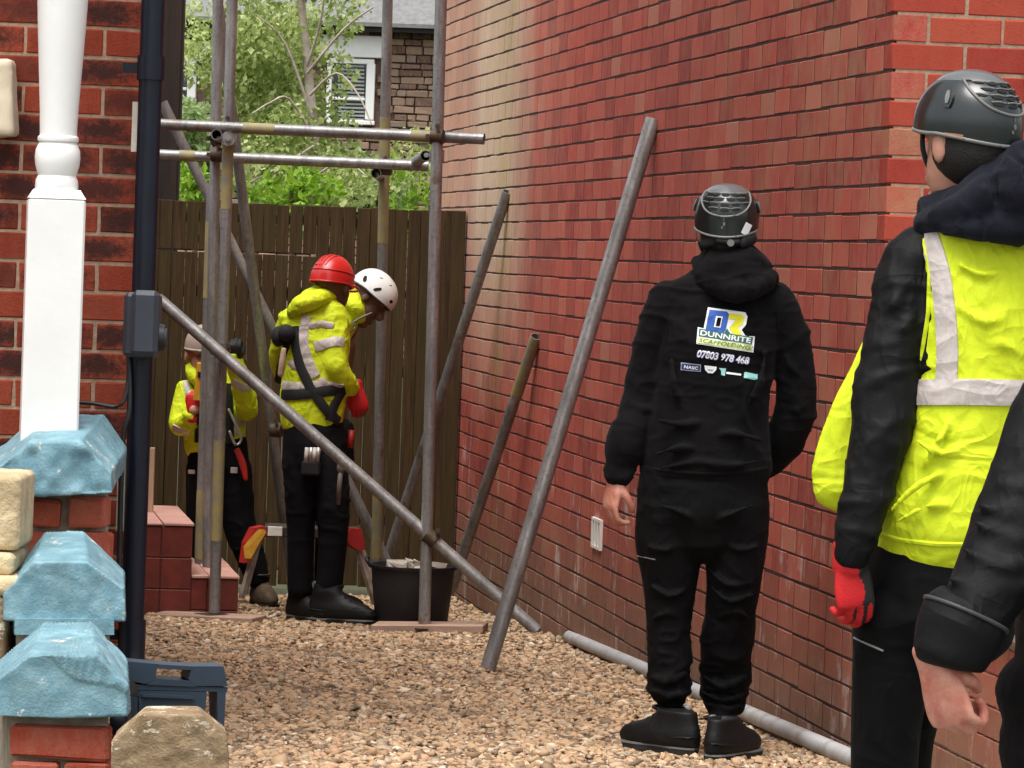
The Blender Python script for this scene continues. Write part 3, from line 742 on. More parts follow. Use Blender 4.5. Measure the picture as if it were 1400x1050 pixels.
def tile(v0, v1, u0, u1, z0, z1, m, nm='tile'): part(nm, hbox(Geo(), v0, v1, u0, u1, z0, z1), m, core)
dv = .15
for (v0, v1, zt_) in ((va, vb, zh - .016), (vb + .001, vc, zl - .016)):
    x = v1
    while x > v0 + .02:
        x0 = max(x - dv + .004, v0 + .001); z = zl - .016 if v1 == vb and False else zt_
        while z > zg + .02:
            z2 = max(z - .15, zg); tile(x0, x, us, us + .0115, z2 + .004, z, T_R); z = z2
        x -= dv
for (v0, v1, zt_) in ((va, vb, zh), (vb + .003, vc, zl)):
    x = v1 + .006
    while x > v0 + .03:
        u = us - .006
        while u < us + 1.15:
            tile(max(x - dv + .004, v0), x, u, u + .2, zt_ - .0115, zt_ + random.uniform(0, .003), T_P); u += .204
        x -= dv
# riser faces towards the drive
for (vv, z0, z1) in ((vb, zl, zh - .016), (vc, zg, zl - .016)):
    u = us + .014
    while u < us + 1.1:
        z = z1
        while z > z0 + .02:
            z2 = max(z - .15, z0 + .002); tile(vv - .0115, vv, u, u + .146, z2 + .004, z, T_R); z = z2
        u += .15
bt = part('timber_batten', Geo().add(pxbox(203, 210, 612, 720, 18.9, .03, .003)), mat('raw_timber', (.5, .36, .25), (.4, .27, .18), .8, 20, .3, 60, stretch=(1, 1, .2)))
tag(bt, 'short pale timber batten upright on the tiled steps', 'batten')

# ---- scaffold
def steel():
    t = NT('galvanised_tube'); p = t.pos(); n = t.noise(p, 7, 6, .7, (2.5, 2.5, .5)); n2 = t.noise(p, 60, 4, .7)
    col = t.ramp(n, [(.3, (.15, .148, .145)), (.5, (.26, .256, .25)), (.7, (.40, .392, .38))])
    col = t.mix(t.ramp(n2, [(.5, (0, 0, 0)), (.75, (.6, .6, .6))]), col, (.10, .075, .055))
    rust = t.ramp(t.noise(p, 3.0, 5, .7), [(.62, (0, 0, 0)), (.68, (.75, .75, .75))]); col = t.mix(rust, col, (.16, .10, .06))
    sp = t.ramp(t.noise(p, 26, 6, .8), [(.63, (0, 0, 0)), (.67, (.7, .7, .7))]); col = t.mix(sp, col, (.46, .44, .41)); t.bump(n2, .35, .004); return t.out(col, t.ramp(n, [(.3, (.5, .5, .5)), (.7, (.32, .32, .32))]), .45, .5)
STEEL = steel()
YEL = mat('worn_yellow_paint', (.32, .26, .09), (.22, .20, .15), .6, 16, .2, 60)
RUST = mat('rusty_coupler', (.10, .065, .04), (.05, .035, .025), .6, 40, .4, 90, metal=.4)
ZINC = mat('bright_zinc', (.45, .44, .42), (.3, .29, .27), .4, 30, .2, 90, metal=.6)
sf = thing('scaffold', 'grey steel tube scaffold bay standing in front of the fence', 'scaffold', P(440, 850, 18.2))
RT = .0262
def T(px0, py0, Y0, px1, py1, Y1, name='tube', r=RT, yel=()):
    a, b = P(px0, py0, Y0), P(px1, py1, Y1); o = part(name, pipe(a, b, r), STEEL, sf, smooth=True, angle=40)
    for (s0, s1) in yel:
        part('paint_band', pipe(a.lerp(b, s0), a.lerp(b, s1), r + .0012, .0012), YEL, o, smooth=True, angle=40)
    return a, b
A = T(293, 838, 18.1, 322, -150, 18.1, 'standard', yel=((.10, .24), (.56, .67)))
B = T(284, 775, 18.75, 301, -150, 18.75, 'standard')
Cc = T(273, 775, 18.95, 290, 250, 18.95, 'standard', yel=((.02, .2), (.7, .9)))
E = T(402, 822, 19.75, 286, -90, 18.9, 'brace')
Fb = T(531, 772, 19.9, 222, 140, 19.6, 'brace')
H1 = T(175, 168, 18.16, 662, 190, 17.77, 'ledger', yel=((.33, .42), (.80, .87)))
H2 = T(160, 209, 19.0, 586, 227, 19.0, 'ledger', yel=((.2, .25),))
Rr = T(580, 856, 17.72, 607, -150, 17.72, 'standard', r=.0275)
S = T(514, 800, 19.75, 533, -150, 19.3, 'standard', yel=((.04, .16), (.5, .68)))
Bd = T(216, 408, 17.98, 735, 863, 17.62, 'brace', r=.0285)
def coupler(p, d1, d2, m=RUST, off=.03):
    p = Vector(p); d1 = d1.normalized(); d2 = d2.normalized(); g = Geo()
    q = p + Vector((0, off, 0)); s = p - Vector((0, off, 0))
    g.add(tube(q - d1 * .028, q + d1 * .028, .035, n=14)).add(tube(s - d2 * .028, s + d2 * .028, .035, n=14))
    pr = d1.cross(Vector((0, 1, 0))).normalized()
    for sg in (-1,): g.add(tube(q + pr * .045 - Vector((0, .045, 0)), q + pr * .045 + Vector((0, .03, 0)), .007, n=8)).add(tube(q + pr * .045 - Vector((0, .06, 0)), q + pr * .045 - Vector((0, .045, 0)), .012, n=6))
    pr = d2.cross(Vector((0, 1, 0))).normalized()
    g.add(tube(s + pr * .047 - Vector((0, .03, 0)), s + pr * .047 + Vector((0, .03, 0)), .007, n=8)).add(tube(s + pr * .047 - Vector((0, .045, 0)), s + pr * .047 - Vector((0, .03, 0)), .012, n=6))
    g.add(box(p, (.05, .05, .05)))
    part('coupler', g, m, sf, smooth=True, angle=35)
up = (A[1] - A[0]); hd = (H1[1] - H1[0]); bd = Bd[1] - Bd[0]
coupler(P(312, 176, 18.12), up, hd); coupler(P(297, 190, 18.4), up, Fb[0] - Fb[1]); coupler(P(298, 212, 18.7), up, hd)
coupler(P(598, 187, 17.745), up, hd); coupler(P(597, 213, 17.8), up, Vector((0, 1, .02)), ZINC, .02); coupler(P(527, 230, 19.1), up, H2[1] - H2[0])
coupler(P(304, 482, 18.0), up, bd); coupler(P(590, 735, 17.73), up, bd); coupler(P(378, 588, 19.3), E[1] - E[0], hd)
coupler(P(313, 190, 18.08), up, Vector((0, 1, 0)), ZINC, .02)
# short transom seen end-on at the corner
t0 = P(296, 184, 17.98); part('transom', pipe(t0, t0 + Vector((-.04, 1.2, .0)), RT), STEEL, sf, smooth=True, angle=40)
t0 = P(514, 237, 19.0); part('transom', pipe(t0, t0 + Vector((.0, .9, .0)), RT), STEEL, sf, smooth=True, angle=40)
t0 = P(582, 213, 17.9); part('transom', pipe(t0, t0 + Vector((-.1, 1.5, .0)), RT), STEEL, sf, smooth=True, angle=40)
for (px, py, Y) in ((293, 839, 18.1), (580, 857, 17.72)):
    q = P(px, py, Y); part('base_plate', Geo().add(chambox(q + Vector((0, 0, -.004)), (.14, .14, .006), .001, Matrix.Rotation(.6, 3, 'Z'))), RUST, sf)
WOOD = mat('sole_board_timber', (.40, .27, .20), (.26, .17, .12), .85, 14, .4, 60, stretch=(.2, 1, 1))
def board(name, p0, p1, w_, th, lab, m=WOOD):
    p0, p1 = Vector(p0), Vector(p1); d = p1 - p0; ang = math.atan2(d.y, d.x); rot = Matrix.Rotation(ang, 3, 'Z') @ Matrix.Rotation(-math.atan2(d.z, math.hypot(d.x, d.y)), 3, 'Y')
    o = part(name, Geo().add(chambox((p0 + p1) / 2, (d.length, w_, th), .004, rot)), m); return tag(o, lab, 'board', 'sole boards below the scaffold standards')
q = P(293, 846, 18.1); board('sole_board', P(216, 842, 18.16), P(355, 848, 18.02), .2, .036, 'pale timber sole board below the standard by the tiled steps')
board('sole_board', P(512, 857, 17.78), P(664, 858, 17.72), .2, .036, 'pale timber sole board below the standard in front of the black bucket')
# ---- loose tubes
def loose(px0, py0, Y0, px1, py1, Y1, r, lab, yel=None, m=None):
    a, b = P(px0, py0, Y0), P(px1, py1, Y1); o = part('scaffold_tube', pipe(a, b, r), m or STEEL, None, smooth=True, angle=40)
    tag(o, lab, 'tube', 'loose scaffold tubes')
    if yel: part('paint_band', pipe(a.lerp(b, yel[0]), a.lerp(b, yel[1]), r + .0012, .0012), YEL, o, smooth=True, angle=40)
    return o
loose(667, 914, 15.15, 893, 163, 15.42, .031, 'long grey steel tube leaning on the side wall, nearest and tallest of three')
loose(514, 812, 20.1, 694, 262, 19.25, .0275, 'grey steel tube leaning on the wall beside the fence post, farthest of three')
loose(617, 806, 18.95, 733, 460, 18.15, .0275, 'short leaning tube with yellow painted top, middle of the three against the wall', (.78, .995))
PALE = mat('pale_dusty_tube', (.42, .42, .42), (.28, .25, .21), .5, 9, .2, 60, metal=.15, lo=.3, hi=.55)
a, b = P(778, 880, 17.0), P(1190, 1075, 11.1)
a.z = gz(a.y) + .046; b.z = gz(b.y) + .046
o = part('scaffold_tube', pipe(a, b, .0275), PALE, None, smooth=True, angle=40); tag(o, 'pale dusty steel tube lying on the gravel along the wall', 'tube', 'loose scaffold tubes')

# ---- bucket
bq = P(562, 850, 18.15); bz = gz(18.15)
bk_ = thing('rubble_bucket', 'black rubber bucket full of rubble behind the scaffold standard', 'bucket', (bq.x, 18.15, bz))
BLK = mat('black_rubber', (.012, .013, .016), (.02, .02, .022), .55, 10, .2, 60)
hb = P(562, 772, 18.15).z - bz
pr = [(.165, 0), (.17, .005), (.188, hb * .6), (.198, hb * .95), (.205, hb * .955), (.207, hb), (.198, hb), (.192, hb * .93), (.18, hb * .75), (.001, hb * .72)]
part('shell', lathe(pr, (bq.x, 18.15, bz), 40), BLK, bk_, smooth=True, angle=40)
for sx in (-1, 1):
    hx = bq.x + sx * .2; part('handle', Geo().add(polytube([(hx, 18.09, bz + hb * .97), (hx + sx * .02, 18.09, bz + hb * 1.08), (hx + sx * .02, 18.21, bz + hb * 1.08), (hx, 18.21, bz + hb * .97)], .008)), BLK, bk_, smooth=True)
RUB = mat('grey_rubble', (.42, .38, .32), (.26, .22, .18), .9, 12, .6, 60)
rr = random.Random(5)
for k in range(16):
    a_ = rr.uniform(0, 6.28); rad = rr.uniform(0, .15); pts = [Vector((bq.x + rad * math.cos(a_), 18.15 + rad * math.sin(a_), bz + hb * .9)) + Vector([rr.uniform(-.06, .06) for _ in range(3)]) * Vector((1, 1, .7)).length / 1.6 for _ in range(9)]
    part('rubble', hull(pts), RUB, bk_)

# ---- folding hop-up behind the worker
hp = thing('folding_trestle', 'folding work trestle with red and yellow brackets behind the red helmet worker', 'trestle', P(425, 822, 18.9))
ALU = mat('dull_aluminium', (.42, .36, .30), (.25, .2, .16), .5, 20, .2, 80, metal=.3)
REDP = mat('red_plastic', (.42, .02, .015), (.30, .018, .014), .45, 8, .15, 80)
YELP = mat('yellow_sticker', (.60, .33, .03), (.45, .22, .02), .5, 30, .1, 90)
for Yq, s in ((18.75, 0), (19.05, 1)):
    for (a, b) in (((352, 736), (330, 818)), ((486, 742), (513, 826))):
        part('leg', Geo().add(loft([(*P(a[0] + s * 4, a[1] - s * 5, Yq), .016, .012), (*P(b[0] + s * 4, b[1] - s * 5, Yq), .016, .012)], n=4, sub=1, round_ends=False)), ALU, hp)
for px in ([(338, 742), (348, 722), (362, 719), (366, 730), (352, 748), (342, 768), (334, 770)], [(473, 732), (480, 722), (494, 723), (498, 738), (499, 752), (490, 752), (478, 745)]):
    o = part('bracket', Geo().add(ext(px, 18.72, .05)), REDP, hp)
part('sticker', Geo().add(ext([(341, 748), (352, 734), (362, 724), (364, 728), (354, 744), (343, 764)], 18.715, .004)), YELP, hp)
part('top_rail', Geo().add(pxbox(360, 490, 722, 736, 18.78, .25, .005)), mat('dark_platform', (.05, .04, .03), None, .8), hp)
part('label_plate', Geo().add(pxbox(366, 386, 720, 733, 18.765, .01, .002)), MATS['white_plastic'], hp)

# ================================================================== beyond the fence
YH = 60.0; sH = F / YH
STONE_COL = [(0, (.06, .048, .038)), (.25, (.13, .105, .078)), (.5, (.20, .16, .115)), (.75, (.27, .21, .145)), (1, (.16, .15, .135))]
B_STONE = brick_mat('sooty_gritstone', STONE_COL, bump=1.0)
hx0, hx1 = P(100, 300, YH).x, P(900, 300, YH).x
bh = thing('stone_house', 'gritstone house with slate roof and white window surrounds behind the trees', 'house', (0, YH, -.3))
zE = P(560, 42, YH).z
sw2 = part('wall', Geo().add(box(((hx0 + hx1) / 2, YH + .25, (zE - .4) / 2), (hx1 - hx0, .44, zE + .4))), MORT_DARK, bh)
wins = [(440, 520, 50, 175), (228, 292, 56, 150)]
rest = []; zz_ = -.2; rr = random.Random(11); nst = 0
def wpx(x, z):          # frame position of a point on the wall
    d = ROT.transposed() @ (Vector((x, YH, z)) - CAM); return 700 - d.x / d.z * F, 525 + d.y / d.z * F
while zz_ < zE - .1:
    hh = rr.uniform(.085, .14); x = hx0
    while x < hx1:
        L = rr.uniform(.13, .38); px, py = wpx(x + L / 2, zz_ + hh / 2)
        if not any(a - 8 < px < b + 8 and c_ - 4 < py < d_ for a, b, c_, d_ in wins):
            q = (x + L / 2, YH + rr.uniform(-.01, .015), zz_ + hh / 2, L - .018, .1, hh - .016)
            if (520 < px < 615 and 40 < py < 285) or (244 < px < 296 and 5 < py < 200):
                me = brick_mesh(round(q[3], 2), .1, rr.randrange(10), B_STONE, round(q[5], 2), .012, .008); o = link('stone', me, sw2); o.location = wm(sw2).inverted() @ Vector(q[:3])
            else: rest.append((q[0], q[1] - YH, q[2] + .3, *q[3:]))
        x += L
    zz_ += hh
joined_bricks('far_stones', rest, B_STONE, bh, .012)
WHP = MATS['white_gloss_paint']
def quad(x0, x1, y0, y1, Y, d, name, m, parent, b=.01): return part(name, Geo().add(pxbox(x0, x1, y0, y1, Y, d, b)), m, parent)
for (fx0, fx1, fy0, fy1, lx0, lx1, ly0, ly1) in ((446, 512, 80, 170, 432, 528, 48, 78), (225, 268, 82, 140, 218, 292, 56, 80)):
    quad(lx0, lx1, ly0, ly1, YH - .12, .2, 'lintel', WHP, bh)
    win = quad(fx0, fx1, fy0, fy0 + 7, YH - .1, .16, 'window', WHP, bh)
    for (a, b, c_, d_) in ((fx0, fx0 + 7, fy0 + 7, fy1 - 6), (fx1 - 12, fx1, fy0 + 7, fy1 - 6), (fx0, fx1, fy1 - 6, fy1), (fx0 + 8, fx1 - 13, (fy0 + fy1) / 2 + 8, (fy0 + fy1) / 2 + 12)): quad(a, b, c_, d_, YH - .1, .16, 'frame', WHP, win)
    quad(fx0 + 6, fx1 - 11, fy0 + 6, fy1 - 5, YH - .02, .03, 'pane', mat('dark_glass', (.03, .04, .045), None, .1, 3, 0, spec=.8), win)
    k = fy0 + 9
    while k < fy1 - 8 and fx0 > 300:
        quad(fx0 + 16, fx1 - 14, k, k + 2.6, YH - .06, .03, 'slat', mat('shutter_grey', (.35, .38, .36), None, .6), win, .003); k += 5.2
part('stay_bar', Geo().add(tube(P(247, 82, YH - .3), P(268, 60, YH - .3), .035, n=8)), mat('dark_fascia', (.02, .018, .016), None, .7), bh)
fs = part('fascia', Geo().add(box(((hx0 + hx1) / 2, YH - .28, zE + .02), (hx1 - hx0, .2, .14))), mat('dark_fascia', (.02, .018, .016), None, .7), bh)  # near-black colour stands for the shadow line under the eave
k = 525
while k < 620:
    quad(k, k + 4, 40, 50, YH - .25, .25, 'bracket', MATS['dark_fascia'], fs, .004); k += 16
rf = part('roof', Geo().add(prism([(hx0, YH - .45, zE + .08), (hx1, YH - .45, zE + .08), (hx1, YH + 4, zE + 3.6), (hx0, YH + 4, zE + 3.6)], [(hx0, YH - .45, zE + .02), (hx1, YH - .45, zE + .02), (hx1, YH + 4, zE + 3.54), (hx0, YH + 4, zE + 3.54)])), mat('slate_base', (.2, .2, .2), None, .8), bh)
SLT = mat('pale_slate', (.62, .62, .60), (.48, .48, .47), .55, 5, .3, 30)
sa = math.atan2(3.52, 4.45); rot = Matrix.Rotation(sa, 3, 'X') @ Matrix.Rotation(-.06, 3, 'X'); sme = {}
for i in range(8):
    y = YH - .42 + i * .2 * math.cos(sa); z = zE + .115 + i * .2 * math.sin(sa); x = P(500, 20, YH).x + (.14 if i % 2 else 0)
    while x < P(640, 20, YH).x:
        kk = rr.randrange(4)
        if kk not in sme:
            me = bpy.data.meshes.new('slate'); bv, bf = chambox((0, .12, 0), (.272 + kk * .002, .27, .012), .002, rot); me.from_pydata([tuple(q) for q in bv], [], bf); me.materials.append(SLT); sme[kk] = me
        o = link('slate', sme[kk], rf); o.location = wm(rf).inverted() @ Vector((x, y, z + rr.uniform(0, .006))); x += .28

# ---- foliage
def leaf_mat(name, c1, c2, c3):
    t = NT(name); a = t.n('Attribute'); a.attribute_name = 'rnd'; col = t.ramp(a.outputs['Fac'], [(0, c1), (.5, c2), (1, c3)])
    t.out(col, .5, 0, .4); t.b.inputs['Subsurface Weight'].default_value = 0
    tr = t.n('BsdfTranslucent'); t.l(col, tr.inputs[0]); mx = t.n('MixShader'); mx.inputs[0].default_value = .5
    t.l(t.b.outputs[0], mx.inputs[1]); t.l(tr.outputs[0], mx.inputs[2]); t.l(mx.outputs[0], t.t.nodes['Material Output'].inputs[0]); return t.m
def leaves(name, blobs, n, size, m, parent, seed=0, droop=0, asp=.55):
    rs = np.random.RandomState(seed); wts = np.array([b[3] * b[4] * b[5] for b in blobs]) ** .7; wts /= wts.sum()
    bi = rs.choice(len(blobs), n, p=wts); B_ = np.array(blobs)[bi]
    d = rs.randn(n, 3); d /= np.linalg.norm(d, axis=1)[:, None]; r = rs.rand(n) ** (.34); c = B_[:, :3] + d * r[:, None] * B_[:, 3:6]
    keep = vnoise(c * 2.2 + seed) + .6 * vnoise(c * 5 + seed) > -.38; c = c[keep]; n = len(c)
    s = size * np.exp(rs.randn(n) * .25); ax_ = rs.randn(n, 3) + np.array([0, 0, -droop]); ax_ /= np.linalg.norm(ax_, axis=1)[:, None]
    q = rs.randn(n, 3) + np.array([0, -.5, .8]); sd_ = np.cross(ax_, q); sd_ /= np.linalg.norm(sd_, axis=1)[:, None] + 1e-9; nn = np.cross(sd_, ax_)
    pts = np.stack([c, c + ax_ * s[:, None] * .5 + sd_ * s[:, None] * asp * .5 + nn * s[:, None] * .1, c + ax_ * s[:, None], c + ax_ * s[:, None] * .5 - sd_ * s[:, None] * asp * .5 + nn * s[:, None] * .1], 1).reshape(-1, 3)
    if parent is not None: pts = pts - np.array(wm(parent).translation)
    me = bpy.data.meshes.new(name); fa = (np.arange(n) * 4)[:, None] + np.array([[0, 1, 2, 3]])
    me.from_pydata(pts.tolist(), [], fa.tolist()); at = me.attributes.new('rnd', 'FLOAT', 'POINT'); at.data.foreach_set('value', np.repeat(rs.rand(n), 4))
    return link(name, me, parent, m)
L_BIR = leaf_mat('birch_leaf', (.20, .26, .06), (.40, .50, .15), (.66, .72, .34))
L_LIM = leaf_mat('lime_leaf', (.13, .26, .015), (.25, .44, .03), (.36, .55, .06))
L_HED = leaf_mat('hedge_leaf', (.16, .23, .08), (.30, .42, .15), (.48, .58, .28))
BARK = mat('pale_bark', (.52, .45, .38), (.3, .24, .19), .85, 12, .5, 40)
BARK2 = mat('brown_bark', (.16, .11, .07), None, .9, 12, .5, 40)
def blobs_px(lst, Y, seed, rad=(.35, .6), dep=.8):
    rr = random.Random(seed); o = []
    for (px, py, k) in lst:
        for _ in range(k):
            q = P(px + rr.gauss(0, 14), py + rr.gauss(0, 14), Y + rr.uniform(-dep, dep)); r = rr.uniform(*rad); o.append((q.x, q.y, q.z, r, r, r * .8))
    return o
tr1 = thing('birch_tree', 'tall birch with drooping green leaves and pale trunk in front of the stone house', 'tree', (P(430, 300, 27).x, 27, -.3))
tk = [P(440, 430, 25.8), P(432, 250, 25.8), P(424, 130, 25.8), P(418, 60, 25.8), P(412, 0, 25.8), P(405, -120, 25.8)]; tk = [q + ray(0, 0) * 0 + Vector((q.x * .022, .55, (q.z - 1.57) * .022)) for q in tk]
part('trunk', loft([(*tk[0], .06), (*tk[1], .05), (*tk[2], .034), (*tk[3], .03), (*tk[4], .026), (*tk[5], .015)], n=12), BARK, tr1, smooth=True)
br = Geo()
for pts in ([(424, 130), (460, 100), (490, 130), (508, 170)], [(430, 190), (395, 135), (370, 140), (345, 155)], [(426, 160), (390, 60), (350, 20)], [(420, 90), (438, 30), (446, -30)], [(432, 240), (470, 220), (500, 240)], [(428, 200), (380, 230), (340, 250)], [(420, 100), (470, 40), (510, 10)]):
    pp = [P(x, y, 25.8 + i * -.1) for i, (x, y) in enumerate(pts)]; br.add(loft([(*q, .010 - .002 * i) for i, q in enumerate(pp)], n=6))
part('branches', br, BARK, tr1, smooth=True)
bl = blobs_px([(350, 40, 5), (390, 70, 6), (350, 110, 6), (400, 130, 6), (350, 170, 5), (400, 190, 6), (370, 15, 4), (455, 20, 3), (400, 230, 6), (448, 205, 3), (350, 230, 4), (500, 215, 1), (300, 60, 2), (270, 20, 2), (330, -40, 4), (440, -40, 3), (440, 250, 4), (500, 255, 3), (555, 200, 1)], 26.6, 3, (.16, .32))
leaves('crown', bl, 26000, .042, L_BIR, tr1, 1, .7, .7)
for (nm, lab, pts, Y, n, size, m, sd, trunk) in (
        ('laurel_shrub', 'bright lime green shrub showing over the middle of the fence', [(365, 265, 4), (400, 262, 4), (425, 270, 4), (390, 285, 4), (345, 278, 2)], 22.6, 900, .06, L_LIM, 4, (395, 330)),
        ('laurel_shrub', 'bright lime green shrub over the fence between the two right tubes', [(545, 265, 3), (575, 262, 3), (585, 275, 3), (540, 285, 3)], 22.6, 600, .06, L_LIM, 5, (560, 330)),
        ('laurel_shrub', 'lime green shrub in the gap left of the clustered tubes', [(255, 268, 3), (275, 262, 2), (250, 285, 3)], 22.4, 500, .06, L_LIM, 6, (262, 330)),
        ('hedge_bush', 'blue green bush below the left window of the stone house', [(262, 160, 3), (270, 190, 4), (258, 215, 4), (275, 235, 4), (262, 250, 3)], 30, 3200, .07, L_HED, 7, (265, 330)),
        ('hedge_bush', 'mid green bush between the birch and the stone wall', [(460, 240, 5), (495, 250, 5), (430, 265, 5), (520, 262, 4), (475, 275, 5)], 29, 4500, .07, L_HED, 8, (480, 330))):
    tq = thing(nm, lab, 'shrub', (P(trunk[0], 300, Y).x, Y, -.3), 0, 'shrubs beyond the fence')
    b0 = P(trunk[0], trunk[1], Y); part('stem', Geo().add(loft([(b0.x, Y, -.3, .03), (b0.x + .03, Y, 1.0, .02), (b0.x, Y, 2.0, .008)], n=8)), BARK2, tq, smooth=True)
    leaves('crown', blobs_px(pts, Y, sd, (.07, .14) if m is L_LIM else (.14, .24), .25), n, size, m, tq, sd, .1, .5)
# ================================================================== people
SKIN = mat('skin', (.50, .255, .175), (.43, .20, .135), .5, 20, .12, 220)
SKIN_P = mat('pink_skin', (.55, .27, .19), (.42, .13, .09), .48, 32, .4, 130, .003)
SKIN_D = mat('brown_skin', (.12, .055, .032), (.09, .04, .022), .5, 20, .1, 200)
BLACKF = mat('black_fleece', (.0050, .0045, .0048), (.0028, .0025, .0028), .92, 10, .25, 260, .003, spec=.10, sheen=.02, crease=.3, cscale=3)
BLACKT = mat('black_trouser', (.0030, .0028, .0030), (.0016, .0015, .0016), .75, 9, .25, 240, .003, spec=.1, sheen=.01, crease=.28, cscale=3.6)
SHELL = mat('black_softshell', (.0045, .0045, .0048), (.0022, .0022, .0024), .62, 7, .25, 160, .003, spec=.15, crease=.32, cscale=4.5)
NAVYF = mat('navy_fleece', (.008, .009, .016), (.0045, .005, .009), .9, 10, .3, 240, .003, spec=.15, sheen=.03, crease=.35, cscale=5)
HIVIS = mat('hi_vis_yellow', (.60, .70, .016), (.50, .60, .010), .7, 14, .25, 150, .003, spec=.3, crease=.38, cscale=6)
TAPE = mat('reflective_tape', (.50, .45, .42), (.40, .35, .32), .45, 30, .15, 260, spec=.5, crease=.25, cscale=8)
BOOT = mat('black_boot_leather', (.006, .006, .006), (.0035, .0035, .0035), .55, 18, .3, 110, spec=.25)
BOOTB = mat('brown_boot_leather', (.09, .055, .03), (.05, .03, .018), .7, 18, .3, 110)
SOLE = mat('boot_sole', (.022, .022, .022), None, .7, 18, .3, 110)
HBLK = mat('black_helmet_shell', (.012, .017, .017), (.008, .011, .011), .22, 6, .05, 60, spec=.6)
HGRY = mat('grey_helmet_crown', (.11, .115, .115), (.075, .08, .08), .22, 6, .05, 60, spec=.7)  # lighter grey stands for the shine on the black crown
HTRM = mat('helmet_trim', (.16, .16, .155), None, .4, 12, .05, 60)
HRED = mat('red_helmet_shell', (.62, .022, .018), (.52, .016, .012), .3, 6, .05, 60, spec=.6)
HWHT = mat('white_helmet_shell', (.74, .73, .71), (.66, .65, .62), .35, 8, .06, 60)
HBRN = mat('dusty_pale_helmet', (.42, .34, .30), (.32, .25, .21), .5, 8, .06, 60)
GLVR = mat('red_glove', (.58, .010, .014), (.45, .008, .010), .6, 20, .3, 160)
GLVB = mat('black_glove_palm', (.012, .012, .012), None, .6, 20, .3, 160)
WEBB = mat('black_webbing', (.009, .009, .010), None, .8, 30, .3, 240)
VENT = mat('vent_black', (.004, .004, .004), None, .8)
PRW = mat('print_white', (.78, .79, .80), (.72, .73, .74), .6, 20, 0)
PRB = mat('print_blue', (.025, .10, .42), None, .6, 20, 0)
PRY = mat('print_yellow', (.85, .80, .02), None, .6, 20, 0)
PRN = mat('print_navy', (.012, .045, .13), None, .6, 20, 0)
PRG = mat('print_green', (.03, .14, .09), None, .6, 20, 0)
PRT = mat('print_teal', (.30, .62, .58), None, .6, 20, 0)
PRL = mat('print_lime', (.70, .78, .28), None, .6, 20, 0)
PRP = mat('print_lilac', (.42, .38, .62), None, .6, 20, 0)

def ell(c, r, M=None, n=18, m=12):
    V = []; FC = []; M = M or Matrix.Identity(3); c = Vector(c)
    for i in range(1, m):
        th = PI * i / m
        for k in range(n):
            a = 2 * PI * k / n; V.append(c + M @ Vector((r[0] * math.sin(th) * math.cos(a), r[1] * math.sin(th) * math.sin(a), r[2] * math.cos(th))))
    for i in range(m - 2):
        for k in range(n): FC.append((i * n + k, (i + 1) * n + k, (i + 1) * n + (k + 1) % n, i * n + (k + 1) % n))
    t = len(V); V.append(c + M @ Vector((0, 0, r[2]))); V.append(c + M @ Vector((0, 0, -r[2])))
    for k in range(n): FC.append((t, k, (k + 1) % n)); FC.append((t + 1, (m - 2) * n + (k + 1) % n, (m - 2) * n + k))
    return V, FC
def basis(fwd, up=(0, 0, 1)):
    f = Vector(fwd).normalized(); u = Vector(up); r = f.cross(u).normalized(); u = r.cross(f).normalized()
    return Matrix((r, f, u)).transposed()
def add_head(g, c, M, s=1.0):
    c = Vector(c)
    for (p, r) in (((0, -.012, .028), (.077, .098, .100)), ((0, .03, -.042), (.060, .062, .086)), ((0, .102, -.018), (.014, .022, .026)), ((0, .08, .022), (.056, .02, .014)), ((.079, -.004, -.012), (.010, .020, .033)), ((-.079, -.004, -.012), (.010, .020, .033)), ((0, .090, -.066), (.025, .014, .007)), ((0, .088, -.078), (.021, .014, .007)), ((0, .07, -.105), (.03, .025, .022))):
        g.add(ell(c + M @ (Vector(p) * s), [x * s for x in r], M, 14, 10))
def add_hand(g, wrist, M, size=1.0, curl=(25, 35, 20), thumb=(.55, -.55, -.75), side=1, spread=.0, tl=1.0):
    """local frame: fingers -z, palm faces -y, thumb on +x (side=1) or -x"""
    W = Vector(wrist); S = size
    def q(x, y, z): return W + M @ (Vector((x * side, y, z)) * S)
    def L(pts, n=10): g.add(loft([(*q(*p[:3]), p[3] * S, (p[4] if len(p) > 4 else p[3]) * S) for p in pts], n=n, sub=3, ref=M @ Vector((1, 0, 0))))
    L([(0, 0, .03, .027, .02), (0, 0, 0, .028, .019), (.002, 0, -.035, .038, .018), (0, 0, -.07, .042, .016), (0, 0, -.088, .040, .012)], 16)
    for i, (bx, bz, ln, r) in enumerate(((.031, -.086, .072, .0092), (.0105, -.092, .080, .0095), (-.0105, -.089, .074, .0092), (-.030, -.080, .058, .0082))):
        p = Vector((bx, 0, bz)); a = 0; pts = [(bx, 0, bz + .03, r), (*p, r)]
        for fr, cu in zip((.45, .31, .24), curl):
            a += R(cu + i * 4); d = Vector((spread * (1.5 - i) * .3, -math.sin(a), -math.cos(a))); p = p + d * ln * fr; pts.append((*p, r * (1 - .09 * len(pts) / 3)))
        L(pts)
    d = Vector(thumb).normalized(); p = Vector((.022, -.006, -.018)); L([(.012, -.002, -.01, .013), (*p, .0145), (*(p + d * .036 * tl), .0125), (*(p + (d * .036 + (d + Vector((-.3, -.3, -.4))).normalized() * .03) * tl), .0108), (*(p + (d * .036 + (d + Vector((-.5, -.5, -.6))).normalized() * .052) * tl), .009)])
